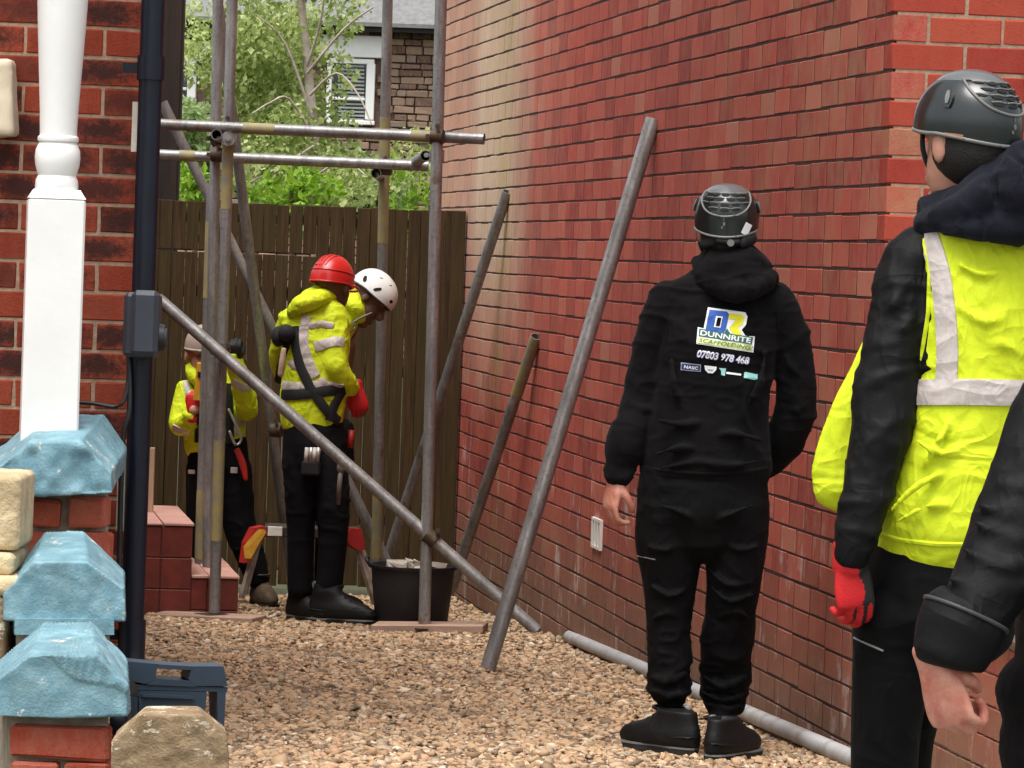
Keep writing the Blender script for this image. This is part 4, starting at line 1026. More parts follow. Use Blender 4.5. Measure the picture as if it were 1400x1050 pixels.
def body(parent, J, m, voxel, hand_l=None, hand_r=None, headM=None, hs=1.0):
    g = Geo(); add_head(g, J['head'], headM or Matrix.Identity(3), hs)
    def seg(*ps): g.add(loft([(*p[0], p[1]) for p in ps], n=14, sub=3))
    h = Vector(J['head']); seg((h + Vector((0, 0, -.04)), .052), (J['neck'], .056), (J['chest'], .09))
    g.add(loft([(*J['chest'], .12, .085), (*((Vector(J['chest']) + Vector(J['pelvis'])) / 2), .115, .08), (*J['pelvis'], .125, .085)], n=16))
    for s in 'lr':
        if 'sh_' + s in J: seg((J['chest'], .06), (J['sh_' + s], .052), (J['el_' + s], .04), (J['wr_' + s], .027))
        if 'hip_' + s in J: seg((J['pelvis'], .07), (J['hip_' + s], .055), (J['kn_' + s], .037), (J['an_' + s], .028))
    for hd in (hand_l, hand_r):
        if hd: add_hand(g, **hd)
    me = remesh(g, voxel, 3, .4); co = get_co(me) - np.array(wm(parent).translation); set_co(me, co)
    me.polygons.foreach_set('use_smooth', np.ones(len(me.polygons), bool)); me.name = 'body'
    return link('body', me, parent, m)
def boot(parent, A, heading, m=BOOT, sc=1.0, pitch=0, shaft=.15, top=None):
    """A: point on the ground below the ankle; heading: where the toe points"""
    f = Vector((heading[0], heading[1], 0)).normalized(); M = basis(f) @ Matrix.Rotation(pitch, 3, 'X'); A = Vector(A)
    q = lambda x, y, z: A + M @ (Vector((x, y, z)) * sc)
    g = Geo(); S = M @ Vector((1, 0, 0))
    tp = Vector(top) if top is not None else q(0, -.02, max(shaft, .19))
    sl_ = [(.026, .050, .046, .150), (.045, .052, .050, .153), (.064, .045, .050, .147), (.084, .030, .045, .128), (.098, .008, .041, .100), (.116, -.010, .039, .078), (.135, -.018, .039, .066)]
    rg = [(*q(0, y, z), w_ * sc, l_ * sc) for z, y, w_, l_ in sl_]; b0 = q(0, -.018, .135)
    for k in (.35, .7, 1.0): rg.append((*(b0.lerp(tp, k)), (.041 + .012 * k) * sc, (.064 - .002 * k) * sc))
    V = []; FC = []; n = 24
    for c_ in rg:
        for k in range(n):
            a = 2 * PI * k / n; ca, sa = math.cos(a), math.sin(a); V.append(Vector(c_[:3]) + S * c_[3] * math.copysign(abs(ca) ** .85, ca) + (M @ Vector((0, 1, 0))) * c_[4] * math.copysign(abs(sa) ** .9, sa))
    for i_ in range(len(rg) - 1):
        for k in range(n): FC.append((i_ * n + k, i_ * n + (k + 1) % n, (i_ + 1) * n + (k + 1) % n, (i_ + 1) * n + k))
    FC += [tuple(range(n - 1, -1, -1)), tuple((len(rg) - 1) * n + k for k in range(n))]
    g.add((V, FC))
    for k in range(5): g.add(tube(q(-.026, .128 - k * .022, .082 + k * .012), q(.026, .128 - k * .022, .082 + k * .012), .0045 * sc, n=6))
    g.add(loft([(*(tp + S * .052 * sc * math.cos(t_) + (M @ Vector((0, 1, 0))) * .061 * sc * math.sin(t_)), .007 * sc) for t_ in [2 * PI * k / 14 for k in range(15)]], n=8, sub=1, round_ends=False))
    o = cloth('boot', g, m, parent, .0055 * max(sc, 1), 3, .0018, 20, (1, 1, 1.5), .0008)
    out = []
    for (x, y) in ((.034, -.085), (.043, -.02), (.040, .06), (.052, .13), (.046, .19), (.02, .212), (-.02, .212), (-.046, .19), (-.052, .13), (-.040, .06), (-.043, -.02), (-.034, -.085), (-.015, -.105), (.015, -.105)): out.append((x, y))
    g = Geo().add(prism([q(x * .88, y * .86, .001) for x, y in out], [q(x * .93, y * .89, .020) for x, y in out]))
    part('sole', g, SOLE, o)
    part('pull_tab', Geo().add(loft([(*(tp + M @ Vector((0, -.058 * sc, -.03))), .010 * sc, .004 * sc), (*(tp + M @ Vector((0, -.066 * sc, .006))), .010 * sc, .005 * sc), (*(tp + M @ Vector((0, -.05 * sc, .012))), .008 * sc, .004 * sc)], n=10)), HTRM, o, smooth=True)
    part('heel_panel', Geo().add(loft([(*q(.042, -.03, .055), .004), (*q(.030, -.082, .058), .004), (*q(0, -.098, .060), .004), (*q(-.030, -.082, .058), .004), (*q(-.042, -.03, .055), .004)], n=6, sub=3)), m, o, smooth=True)
    part('welt', Geo().add(prism([q(x * .96, y * .905, .0201) for x, y in out], [q(x * .95, y * .90, .026) for x, y in out])), HTRM if m is BOOT else SOLE, o)
    return o
class Helmet:
    def __init__(s, parent, c, M, m, a=.100, b=.124, h=.112, back=122, side=104, frontd=92, name='helmet', peak=0):
        s.c = Vector(c); s.M = M; s.a, s.b, s.h = a, b, h; s.bk, s.sd, s.fr = back, side, frontd; n, mm = 56, 18; V = []; FC = []
        for ins in (0, 1):
            for j in range(mm + 1):
                for k in range(n): V.append(s.S(360 * k / n, max(j / mm, .004), -.006 if ins else 0))
        w_ = (mm + 1) * n
        for ins in (0, 1):
            for j in range(mm):
                for k in range(n): FC.append(tuple(ins * w_ + i for i in (j * n + k, j * n + (k + 1) % n, (j + 1) * n + (k + 1) % n, (j + 1) * n + k)))
        for k in range(n): FC.append((mm * n + k, mm * n + (k + 1) % n, w_ + mm * n + (k + 1) % n, w_ + mm * n + k))
        FC.append(tuple(range(n))); FC.append(tuple(w_ + k for k in range(n)))
        s.o = part(name, (V, FC), m, parent, smooth=True, angle=45)
    def S(s, az, t, off=0):
        a = R(az); ca = math.cos(a)
        tm = s.sd + (s.fr - s.sd) * max(ca, 0) ** 1.5 + (s.bk - s.sd) * max(-ca, 0) ** 1.2
        th = R(tm * t); rad = math.sin(min(th, PI / 2)) if th < PI / 2 else 1 - .22 * (1 - math.cos(th - PI / 2)) ** .9
        rad = rad ** .92; z = math.cos(th) if th < PI / 2 else -(th - PI / 2) * .95
        return s.c + s.M @ Vector(((s.a + off) * rad * math.sin(a), (s.b + off) * rad * ca, (s.h + off) * z))
    def line(s, pts, r, m, name='ridge', off=.001):
        q = spline(pts, 6); return part(name, polytube([s.S(p[0], p[1], off) for p in q], r, 8, 1), m, s.o, smooth=True)
    def rim(s, m, r=.004): return s.line([(k * 15, .985) for k in range(25)], r, m, 'rim_trim', -.001)
    def patch(s, az, t, da, dt, m, name='vent', off=.0016, skew=0, n=10):
        V = [s.S(az, t, off)]
        for k in range(n):
            u = 2 * PI * k / n; x, y = math.cos(u), math.sin(u); x = math.copysign(abs(x) ** .7, x)
            V.append(s.S(az + da * x + skew * y, t + dt * y * (1 - .45 * abs(x)), off))
        W = [s.c + (v - s.c) * .965 for v in V]; m1 = len(V)
        FC = [(0, 1 + k, 1 + (k + 1) % n) for k in range(n)] + [(1 + k, m1 + 1 + k, m1 + 1 + (k + 1) % n, 1 + (k + 1) % n) for k in range(n)]
        return part(name, (V + W, FC), m, s.o)
def vented(hm, lo=118, hi=242, crown=True):
    """lattice of vents over the back of a climbing-style helmet"""
    mid = (lo + hi) / 2
    if crown:
        V = []; FC = []; n = 48
        for j in range(9):
            for k in range(n): V.append(hm.S(360 * k / n, max(.004, .36 * j / 8), .0022 * (1 - (j / 8) ** 6)))
        for j in range(8):
            for k in range(n): FC.append((j * n + k, j * n + (k + 1) % n, (j + 1) * n + (k + 1) % n, (j + 1) * n + k))
        FC.append(tuple(range(n))); part('crown_plate', (V, FC), HGRY, hm.o, smooth=True)
    for i, t in enumerate((.40, .475, .55, .62)):
        k = 5 if i % 2 == 0 else 4
        if i == 3: k = 3
        for j in range(k):
            az = mid + (j - (k - 1) / 2) * 21
            hm.patch(az, t + .012 * abs(j - (k - 1) / 2) * -1, 8.2, .024, VENT)
            hm.line([(az - 9, t - .028), (az, t - .036), (az + 9, t - .028)], .0017, HTRM)
    hm.line([(lo - 8, .34), (lo + 6, .52), (lo + 26, .655), (mid, .70), (hi - 26, .655), (hi - 6, .52), (hi + 8, .34)], .0032, HTRM)
    hm.line([(lo - 8, .35), (mid - 30, .36), (mid, .365), (mid + 30, .36), (hi + 8, .35)], .0024, HTRM)
    hm.rim(HTRM)
    for az in (lo - 22, hi + 22):
        hm.patch(az, .60, 6, .14, HBLK, 'side_clip', .005); hm.patch(az, .60, 2.6, .09, HTRM, 'clip_inlay', .007)
    hm.patch(mid, .80, 2.2, .035, HTRM, 'emblem', .0016); hm.patch(mid + 3.5, .85, 1.6, .022, HTRM, 'emblem', .0016); hm.patch(mid + 1, .735, .7, .03, HTRM, 'emblem', .0016)

def folds(g, lst, r=.012):
    for (dy, *pts) in lst:
        n = len(pts); g.add(loft([j(px, py, dy + .02 * abs(2 * i / (n - 1) - 1) ** 2, r * (1.0 - .55 * abs(2 * i / (n - 1) - 1))) for i, (px, py) in enumerate(pts)], n=8, sub=3))
# ------------------------------------------------------------ man in the printed hoodie
Y0 = 11.8
def j(px, py, dy=0, r=.1, ry=None): return (*P(px, py, Y0 + dy), r, r if ry is None else ry)
p3 = lambda px, py, dy=0: P(px, py, Y0 + dy)
gb = p3(965, 1042); gb.z = gz(Y0)
m1 = thing('person', 'man in black printed hoodie and vented black helmet walking away by the wall', 'person', gb)
hM = basis((.12, 1, -.05))
J = dict(head=p3(993, 313, .0), neck=p3(993, 352, .02), chest=p3(985, 430), pelvis=p3(963, 665), sh_l=p3(915, 420), el_l=p3(882, 530, .02), wr_l=p3(848, 648, -.03), sh_r=p3(1068, 428), el_r=p3(1084, 545, .05), wr_r=p3(1045, 632, .13), hip_l=p3(920, 690), kn_l=p3(914, 830), an_l=p3(918, 990), hip_r=p3(1003, 690), kn_r=p3(1000, 830), an_r=p3(985, 985, .1))
hmat = basis((.25, 1, 0))
hand = dict(wrist=p3(841, 655, -.03), M=Matrix.Rotation(R(8), 3, 'Y') @ Matrix.Rotation(R(-25), 3, 'Z') @ Matrix.Rotation(PI, 3, 'Z') @ Matrix.Rotation(R(-35), 3, 'Z'), size=1.03, curl=(28, 42, 25), side=-1)
body(m1, J, SKIN_P, .0042, hand, None, hM)
g = Geo()
g.add(loft([j(966, 652, 0, .196, .138), j(966, 640, 0, .202, .142), j(966, 610, 0, .198, .145), j(972, 540, 0, .182, .135), j(982, 470, 0, .186, .132), j(985, 430, .01, .198, .122), j(988, 405, .015, .19, .105), j(990, 385, .02, .14, .09), j(991, 365, .02, .085, .08)], n=36))
g.add(loft([j(920, 412, .01, .075), j(905, 440, .01, .068), j(890, 490, .02, .061), j(879, 540, .02, .059), j(867, 585, .0, .060), j(856, 610, -.02, .061), j(851, 627, -.025, .054), j(848, 640, -.03, .043), j(847, 650, -.03, .041)], n=22))
g.add(loft([j(1052, 412, .01, .078), j(1074, 450, .02, .068), j(1086, 505, .03, .064), j(1088, 548, .04, .063), j(1079, 585, .06, .064), j(1058, 615, .11, .066), j(1040, 632, .14, .06)], n=22))
folds(g, [(-.045, (912, 470), (905, 505), (890, 535)), (-.045, (900, 555), (880, 560), (858, 548)), (-.05, (890, 590), (868, 582), (848, 590)), (-.04, (1070, 470), (1080, 500), (1100, 520)), (-.02, (1110, 545), (1090, 560), (1068, 556)), (.0, (1100, 580), (1082, 590), (1064, 586)), (-.145, (895, 622), (930, 612), (970, 616)), (-.145, (960, 600), (1000, 592), (1040, 602)), (-.142, (900, 575), (940, 580), (975, 572)), (-.128, (1046, 480), (1040, 520), (1022, 560)), (-.126, (918, 490), (922, 530), (935, 565)), (-.148, (905, 640), (950, 632), (1000, 636), (1035, 630))], .011)
hood = cloth('hoodie', g, BLACKF, m1, .0062, 4, .0075, 6, (1, 1, 2.2), .004)
g = Geo()
g.add(loft([j(994, 338, .03, .072, .075), j(995, 348, .02, .088, .09), j(997, 360, .005, .108, .105), j(1000, 372, -.01, .120, .118), j(1003, 383, -.025, .124, .118), j(1007, 391, -.035, .108, .105), j(1010, 397, -.035, .08, .08)], n=30, round_ends=False))
g.add(loft([j(952, 356, .0, .02), j(960, 372, -.05, .028), j(980, 387, -.10, .034), j(1006, 397, -.13, .036), j(1034, 392, -.10, .034), j(1052, 380, -.04, .028)], n=14))
cloth('hood', g, BLACKF, hood, .0062, 5, .006, 9, (1, 1, 1.3), .003).location = (0, 0, 0)
bv = bvh_of(hood)
ribbon(bv, [(884, 640), (920, 645), (965, 648), (1010, 647), (1048, 640)], .010, BLACKF, hood, 'hem_seam', .001, 5, .003)
ribbon(bv, [(905, 392), (912, 420), (914, 450), (906, 482)], .006, BLACKF, hood, 'shoulder_seam', .001, 4, .002)
ribbon(bv, [(1066, 402), (1062, 430), (1064, 460)], .006, BLACKF, hood, 'shoulder_seam', .001, 4, .002)
# back print
def sk(pts): return pts
dgl = [(970, 423), (994, 426), (998, 431), (994, 450), (988, 456), (964, 453)]
decal([(968, 420), (1019, 427), (1022, 433), (1020, 444), (1014, 451), (1019, 459), (1032, 460), (1030, 482), (952, 470), (954, 447), (962, 449)], bv, PRW, hood, 'print', .0025)
decal([[(970, 423), (994, 426), (997, 430), (992, 452), (987, 456), (964, 453)]], bv, PRB, hood, 'print', .0038)
decal([(979, 432), (988, 433), (985, 448), (976, 447)], bv, PRW, hood, 'print', .005)
decal([(981, 434), (986.5, 434.5), (984, 446), (978.5, 445.5)], bv, BLACKF, hood, 'print', .0062)
decal([(997, 428), (1015, 430), (1018, 434), (1015.5, 443), (1009, 448), (1014, 458), (1003, 457), (997, 448), (1003, 441), (1006, 437), (996, 436)], bv, PRY, hood, 'print', .0038)
decal([(994, 449), (999, 456.5), (990, 455.5)], bv, PRG, hood, 'print', .004)
decal([(956, 449), (1030, 461), (1028, 471), (955, 459.5)], bv, PRG, hood, 'print', .0038)
decal([(954.5, 461), (1028, 472.5), (1027.5, 480), (953.5, 468.5)], bv, PRL, hood, 'print', .0038)
text_decal('DUNNRITE', bv, PRW, hood, 'print_lettering', (957, 458.2), (1026, 469.4), 7.2, .0055, 0, .02)
text_decal('SCAFFOLDING', bv, PRG, hood, 'print_lettering', (955.5, 467.0), (1025.5, 478.2), 5.2, .0055, .2, .0)
text_decal('07803 978 468', bv, PRP, hood, 'print_lettering', (952, 489), (1024, 499.5), 11.5, .0032, .12, .055)
text_decal('07803 978 468', bv, PRW, hood, 'print_lettering', (953, 487.8), (1023, 498), 9.6, .0048, .12, .0)
decal([(931, 495.5), (958.5, 498.5), (958, 508.5), (930.5, 506)], bv, PRP, hood, 'print', .0025)
decal([(932.2, 496.8), (957.3, 499.6), (956.9, 507.2), (931.7, 504.8)], bv, PRN, hood, 'print', .0038)
text_decal('NASC', bv, PRW, hood, 'print_lettering', (935, 503.6), (954, 505.8), 4.4, .0055, 0, .02)
decal([(963, 499.5), (980, 501.5), (979, 506), (974.5, 510.5), (968, 510), (964, 505.5)], bv, PRW, hood, 'print', .0028)
text_decal('SG4', bv, PRP, hood, 'print_lettering', (966.5, 507), (976, 508), 4.0, .0045, 0, .0) if False else decal([(967, 504.5), (975.5, 505.3), (974.5, 507), (968, 506.5)], bv, PRP, hood, 'print', .0042)
decal([(983, 503), (993, 504), (992, 507), (991, 514), (986, 512.5), (986, 507)], bv, PRT, hood, 'print', .0028)
decal([(993, 508.3), (1013.5, 511), (1013, 513.5), (993, 511)], bv, PRW, hood, 'print', .0028)
decal([(1017.5, 509), (1020, 508.4), (1034, 511.8), (1036, 511), (1035.5, 518), (1032, 519.5), (1017, 516.5)], bv, PRT, hood, 'print', .0028)
# trousers
g = Geo()
g.add(loft([j(966, 640, 0, .188, .13), j(963, 665, 0, .198, .14), j(960, 700, 0, .200, .145), j(962, 728, 0, .18, .13)], n=30))
g.add(loft([j(921, 690, 0, .11, .125), j(916, 740, 0, .108, .115), j(916, 790, 0, .088, .095), j(914, 840, 0, .072, .08), j(913, 890, 0, .066, .076), j(913, 925, 0, .064, .072), j(914, 938, 0, .067, .072), j(915, 945, 0, .058, .064), j(916, 950, 0, .057, .06), j(917, 958, 0, .045, .046), j(917, 968, 0, .034, .034)], n=22))
g.add(loft([j(1003, 690, 0, .11, .125), j(1005, 740, 0, .101, .11), j(1003, 790, .0, .086, .095), j(998, 835, .02, .076, .084), j(994, 880, .05, .072, .078), j(991, 920, .08, .071, .076), j(990, 945, .09, .075, .078), j(990, 953, .08, .066, .068), j(989, 960, .07, .064, .066), j(988, 970, .05, .044, .046), j(986, 982, .03, .034, .034)], n=22))
folds(g, [(-.115, (940, 735), (915, 752), (885, 748)), (-.1, (888, 800), (915, 815), (938, 806)), (-.085, (886, 850), (912, 838), (930, 846)), (-.078, (888, 925), (912, 932), (938, 922)), (-.075, (890, 944), (914, 952), (936, 946)), (-.115, (985, 735), (1010, 752), (1040, 746)), (-.1, (968, 776), (995, 800), (1030, 796)), (-.095, (970, 800), (998, 822), (1032, 812)), (-.08, (985, 845), (1005, 836), (1026, 846)), (-.005, (962, 925), (988, 938), (1018, 926)), (.005, (962, 948), (990, 958), (1018, 950)), (.01, (964, 962), (990, 970), (1014, 964)), (-.15, (900, 690), (930, 700), (955, 716)), (-.15, (1030, 690), (1000, 702), (972, 716))], .0085)
tr = cloth('trousers', g, BLACKT, m1, .0062, 3, .0085, 6.0, (1, 1, 2.2), .005, 5)
bvt = bvh_of(tr)
ribbon(bvt, [(996, 646), (1020, 648), (1046, 650)], .006, mat('zip_grey', (.2, .2, .2), None, .4), tr, 'pocket_zip', .001, 4, .002)
ribbon(bvt, [(872, 760), (886, 763), (896, 765)], .004, MATS['zip_grey'], tr, 'pocket_zip', .001, 4, .002)
a = p3(918, 1034, 0); a.z = gz(Y0) + .012; boot(m1, p3(919, 1030, -.09).xy.to_3d() + Vector((0, 0, gz(Y0) + .014)), (-.72, .6), BOOT, .98, .0, top=p3(918, 968, -.02))
boot(m1, p3(990, 1048, -.2).xy.to_3d() + Vector((0, 0, gz(Y0) + .012)), (.52, .8), BOOT, .98, 0, top=p3(987, 982, -.03))
hm = Helmet(m1, p3(994, 294, .0), hM, HBLK, .1, .122, .095, 140, 118); vented(hm, 122, 238)
HAIR = mat('dark_hair', (.012, .009, .007), None, .7, 60, .5, 200)
part('hair', ell(Vector(J['head']) + Vector((0, -.02, .012)), (.085, .098, .105), hM), HAIR, m1, smooth=True)
bh_ = bvh_of(hm.o)
decal([(1020, 303.5), (1028.5, 308), (1021.5, 323), (1013, 318)], bh_, PRW, hm.o, 'white_sticker', .003, 5)
g = Geo(); g.add(polytube([p3(955, 318, .05), p3(957, 335, .03), p3(965, 352, .05)], .005)); part('chin_strap', g, WEBB, hm.o, smooth=True)
g = Geo(); g.add(loft([j(962, 332, -.055, .012, .02), j(978, 328, -.088, .012, .02), j(998, 331, -.098, .012, .02), j(1018, 330, -.085, .012, .02), j(1030, 326, -.05, .012, .02)], n=10)); part('head_band', g, WEBB, hm.o, smooth=True)
g = Geo(); q = p3(999, 332, -.118); g.add(tube(q, q + Vector((0, .02, 0)), .011, n=14)); part('adjuster_knob', g, HTRM, hm.o)

# ------------------------------------------------------------ man in the yellow vest
Y0 = 7.5
gb = P(1320, 1000, Y0); gb.z = gz(Y0)
m2 = thing('person', 'tall man in yellow reflective vest, black helmet and one red glove seen from behind', 'person', gb)
hM2 = basis((-.62, .78, -.04))
FT = P(1235, 1395, Y0); FT2 = P(1330, 1395, Y0)
J = dict(head=p3(1322, 195, .0), neck=p3(1322, 255, .02), chest=p3(1340, 390), pelvis=p3(1290, 790), sh_l=p3(1243, 365), el_l=p3(1205, 570, -.06), wr_l=p3(1163, 765, -.12), sh_r=p3(1440, 370), el_r=p3(1470, 570, 0), wr_r=p3(1460, 760, -.05), hip_l=p3(1240, 840), kn_l=p3(1215, 1080), an_l=p3(1215, 1330), hip_r=p3(1288, 860, .09), kn_r=p3(1232, 1050, .28), an_r=p3(1226, 1310, .36))
gl = dict(wrist=p3(1160, 760, -.12), M=Matrix.Rotation(R(-12), 3, 'Y') @ Matrix.Rotation(R(200), 3, 'Z'), size=.8, curl=(28, 35, 25), side=-1)
body(m2, J, SKIN, .006, gl, None, hM2, 1.0)
g = Geo()
g.add(loft([j(1300, 760, 0, .15, .12), j(1310, 700, 0, .16, .125), j(1330, 560, 0, .155, .12), j(1345, 430, 0, .165, .12), j(1345, 350, .01, .15, .1), j(1340, 310, .02, .09, .09)], n=30))
g.add(loft([j(1262, 350, 0, .066), j(1242, 368, -.01, .060), j(1228, 430, -.04, .052), j(1216, 500, -.06, .055), j(1207, 570, -.08, .057), j(1193, 640, -.1, .054), j(1180, 700, -.12, .046), j(1168, 742, -.13, .039), j(1164, 760, -.13, .036)], n=24))
g.add(loft([j(1425, 355, 0, .08), j(1455, 430, 0, .07), j(1475, 570, .05, .065), j(1465, 700, -.05, .055), j(1460, 760, -.07, .045)], n=20))
folds(g, [(-.1, (1252, 420), (1235, 450), (1212, 460)), (-.11, (1250, 500), (1225, 520), (1190, 512)), (-.13, (1245, 560), (1215, 575), (1178, 565)), (-.14, (1238, 590), (1205, 612), (1168, 600)), (-.15, (1228, 640), (1195, 655), (1160, 640)), (-.16, (1215, 690), (1185, 700), (1150, 690)), (-.165, (1205, 725), (1175, 736), (1145, 728)), (-.09, (1240, 385), (1222, 415), (1205, 440))], .010)
jk = cloth('jacket', g, SHELL, m2, .0068, 4, .0055, 8, (1, 1, 1.6), .003, 2)
g = Geo()
g.add(loft([j(1296, 736, .0, .150, .143), j(1298, 720, .0, .158, .152), j(1308, 680, 0, .158, .15), j(1325, 600, 0, .152, .145), j(1338, 520, 0, .150, .142), j(1346, 440, 0, .150, .14), j(1350, 380, 0, .150, .13), j(1348, 345, .0, .150, .115), j(1345, 320, .01, .13, .105), j(1345, 300, .02, .10, .095)], n=40))
folds(g, [(-.15, (1215, 700), (1260, 660), (1310, 640)), (-.152, (1225, 715), (1275, 690), (1330, 700)), (-.15, (1250, 600), (1290, 620), (1340, 600)), (-.148, (1300, 570), (1285, 600), (1262, 640)), (-.145, (1310, 420), (1350, 440), (1390, 425)), (-.145, (1330, 480), (1370, 470), (1400, 490)), (-.135, (1310, 360), (1345, 375), (1390, 365))], .008)
vest = cloth('vest', g, HIVIS, m2, .0062, 3, .0042, 8, (1, 1, 1.3), .003, 9)
g = Geo().add(loft([j(1200, 430, .02, .008, .02), j(1186, 490, .02, .022, .02), j(1168, 560, .02, .044, .025), j(1152, 630, .02, .056, .025), j(1150, 665, .02, .052, .025), j(1162, 690, .02, .026, .02)], n=22))
cloth('vest_front', g, HIVIS, m2, .0062, 4, .004, 8, (1, 1, .6), .002, 3)
g = Geo(); g.add(loft([j(1252, 345, -.02, .016, .05), j(1238, 400, -.05, .006, .03)], n=10))
bvv = bvh_of(vest)
ribbon(bvv, [(1266, 312), (1276, 340), (1287, 380), (1293, 430), (1296, 480), (1294, 520)], .044, TAPE, vest, 'reflective_band', .003, 8, .002)
ribbon(bvv, [(1206, 537), (1240, 537), (1290, 536), (1340, 536), (1390, 537), (1440, 538)], .050, TAPE, vest, 'reflective_band', .0055, 8, .002)
ribbon(bvv, [(1200, 728), (1230, 738), (1280, 744), (1340, 744), (1390, 738)], .010, HIVIS, vest, 'hem_binding', .002, 6, .003)
ribbon(bvv, [(1262, 318), (1272, 370), (1270, 430), (1262, 480), (1250, 540)], .008, HIVIS, vest, 'armhole_binding', .003, 6, .003)
# hood lying on the vest
g = Geo(); rg = []
for k in range(13):
    a = 2 * PI * k / 12; rg.append((*(p3(1350, 270, 0) + Vector((.092 * math.cos(a), .02 + .09 * math.sin(a), .035 * math.cos(a)))), .04, .045))
g.add(loft(rg, n=14, round_ends=False))
g.add(loft([j(1264, 308, -.03, .018), j(1285, 298, -.075, .030, .03), j(1325, 286, -.11, .046, .04), j(1370, 272, -.13, .066, .055), j(1415, 262, -.12, .075), j(1452, 262, -.05, .06)], n=18))
g.add(loft([j(1308, 276, -.075, .026), j(1340, 258, -.085, .038), j(1378, 240, -.08, .046), j(1412, 226, -.06, .052), j(1440, 235, 0, .055)], n=16))
g.add(loft([j(1295, 312, -.10, .018), j(1340, 312, -.14, .03), j(1390, 308, -.15, .038), j(1440, 300, -.11, .04)], n=14))
cloth('hood', g, NAVYF, jk, .0066, 4, .008, 8, (1, 1, 1.8), .004, 4)
part('hair', ell(Vector(J['head']) + Vector((.012, -.020, -.012)), (.079, .088, .078), hM2), HAIR, m2, smooth=True)
g = Geo()
g.add(loft([j(1292, 740, 0, .135, .12), j(1288, 790, 0, .155, .13), j(1285, 850, 0, .15, .13)], n=26))
g.add(loft([j(1232, 830, 0, .095, .11), j(1222, 900, 0, .082, .095), j(1212, 980, 0, .072, .085), j(1208, 1080, 0, .066, .08), j(1212, 1200, 0, .06, .07), j(1215, 1330, 0, .055, .06)], n=22))
g.add(loft([j(1320, 820, .02, .09, .11), j(1272, 900, .14, .075, .095), j(1238, 980, .24, .066, .08), j(1228, 1080, .3, .062, .07), j(1226, 1200, .34, .058, .07), j(1226, 1320, .36, .055, .06)], n=22))
t2 = cloth('trousers', g, BLACKT, m2, .0068, 4, .005, 7, (1, 1, 1.8), .003, 6)
ribbon(bvh_of(t2), [(1168, 872), (1185, 880), (1208, 890)], .004, MATS['zip_grey'], t2, 'pocket_zip', .001, 4, .002)
for px, dy in ((1215, 0), (1226, .36)):
    q = P(px, 1390, Y0 + dy); q.z = gz(Y0) + .004; boot(m2, q, (-.5, .85), BOOT, 1.05)
# glove on the left hand: red back, black palm
g = Geo(); add_hand(g, wrist=p3(1160, 764, -.125), M=Matrix.Rotation(R(-12), 3, 'Y') @ Matrix.Rotation(R(200), 3, 'Z'), size=1.0, curl=(28, 35, 25), side=-1)
g.add(loft([j(1163, 758, -.12, .036), j(1161, 775, -.12, .034)], n=14))
gm = cloth('glove', g, GLVR, m2, .0042, 2, .001, 30, (1, 1, 1), .0005)
gm.data.materials.append(GLVB); cg = p3(1163, 800, -.125)
for pl in gm.data.polygons:
    n_ = pl.normal; pl.material_index = 1 if (n_.x > .45) else 0
hm = Helmet(m2, p3(1324, 170, .0), hM2, HBLK, .096, .118, .105, 120); vented(hm, 118, 232)
bh_ = bvh_of(hm.o)
decal([(1291, 181), (1317, 184), (1316, 195), (1290, 192)], bh_, mat('copper_plate', (.42, .20, .12), None, .5), hm.o, 'copper_label', .002, 6)
g = Geo(); g.add(polytube([p3(1262, 180, .02), p3(1262, 205, .01), p3(1274, 240, .02), p3(1284, 262, .03)], .005)).add(polytube([p3(1293, 200, -.02), p3(1290, 225, -.01), p3(1280, 250, .02)], .006)); part('chin_strap', g, WEBB, hm.o, smooth=True)

# ------------------------------------------------------------ man at the right edge, only his arm and side in view
Y0 = 6.0
gb = P(1480, 1000, Y0); gb.z = gz(Y0)
m3 = thing('person', 'man in black jacket cut off by the right edge, bare curled hand hanging down', 'person', gb)
J = dict(head=p3(1540, 350), neck=p3(1530, 440), chest=p3(1530, 620), pelvis=p3(1500, 980), sh_l=p3(1450, 545), el_l=p3(1385, 710, -.05), wr_l=p3(1282, 905, -.14), sh_r=p3(1640, 560), el_r=p3(1680, 750), wr_r=p3(1660, 940, -.05), hip_l=p3(1440, 1000), kn_l=p3(1455, 1280), an_l=p3(1455, 1560), hip_r=p3(1560, 1000), kn_r=p3(1560, 1280), an_r=p3(1560, 1560))
ha = dict(wrist=p3(1277, 912, -.14), M=Matrix.Rotation(R(-22), 3, 'Y') @ Matrix.Rotation(R(142), 3, 'Z'), size=1.0, curl=(52, 82, 55), thumb=(.25, -.8, -.55), side=-1, tl=.75)
body(m3, J, SKIN_P, .0034, ha, None, basis((-.3, .9, 0)))
g = Geo()
g.add(loft([j(1520, 985, 0, .155, .14), j(1525, 850, 0, .155, .14), j(1535, 700, 0, .165, .14), j(1540, 580, 0, .17, .12), j(1540, 520, 0, .12, .1), j(1535, 480, 0, .08, .08)], n=30))
g.add(loft([j(1470, 545, 0, .08), j(1440, 605, -.02, .078), j(1408, 680, -.04, .074), j(1382, 740, -.07, .068), j(1352, 800, -.1, .06), j(1326, 850, -.13, .052), j(1318, 862, -.13, .05)], n=24))
g.add(loft([j(1630, 550, 0, .085), j(1680, 740, 0, .075), j(1660, 930, -.05, .05)], n=20))
folds(g, [(-.11, (1440, 640), (1405, 670), (1365, 660)), (-.12, (1445, 690), (1400, 715), (1340, 690)), (-.135, (1440, 720), (1395, 740), (1330, 712)), (-.15, (1425, 760), (1370, 775), (1318, 750)), (-.16, (1405, 800), (1350, 812), (1300, 790)), (-.09, (1460, 580), (1425, 610), (1395, 640))], .010)
j3 = cloth('jacket', g, SHELL, m3, .0066, 4, .0065, 8, (1, 1, 1.3), .0035, 12)
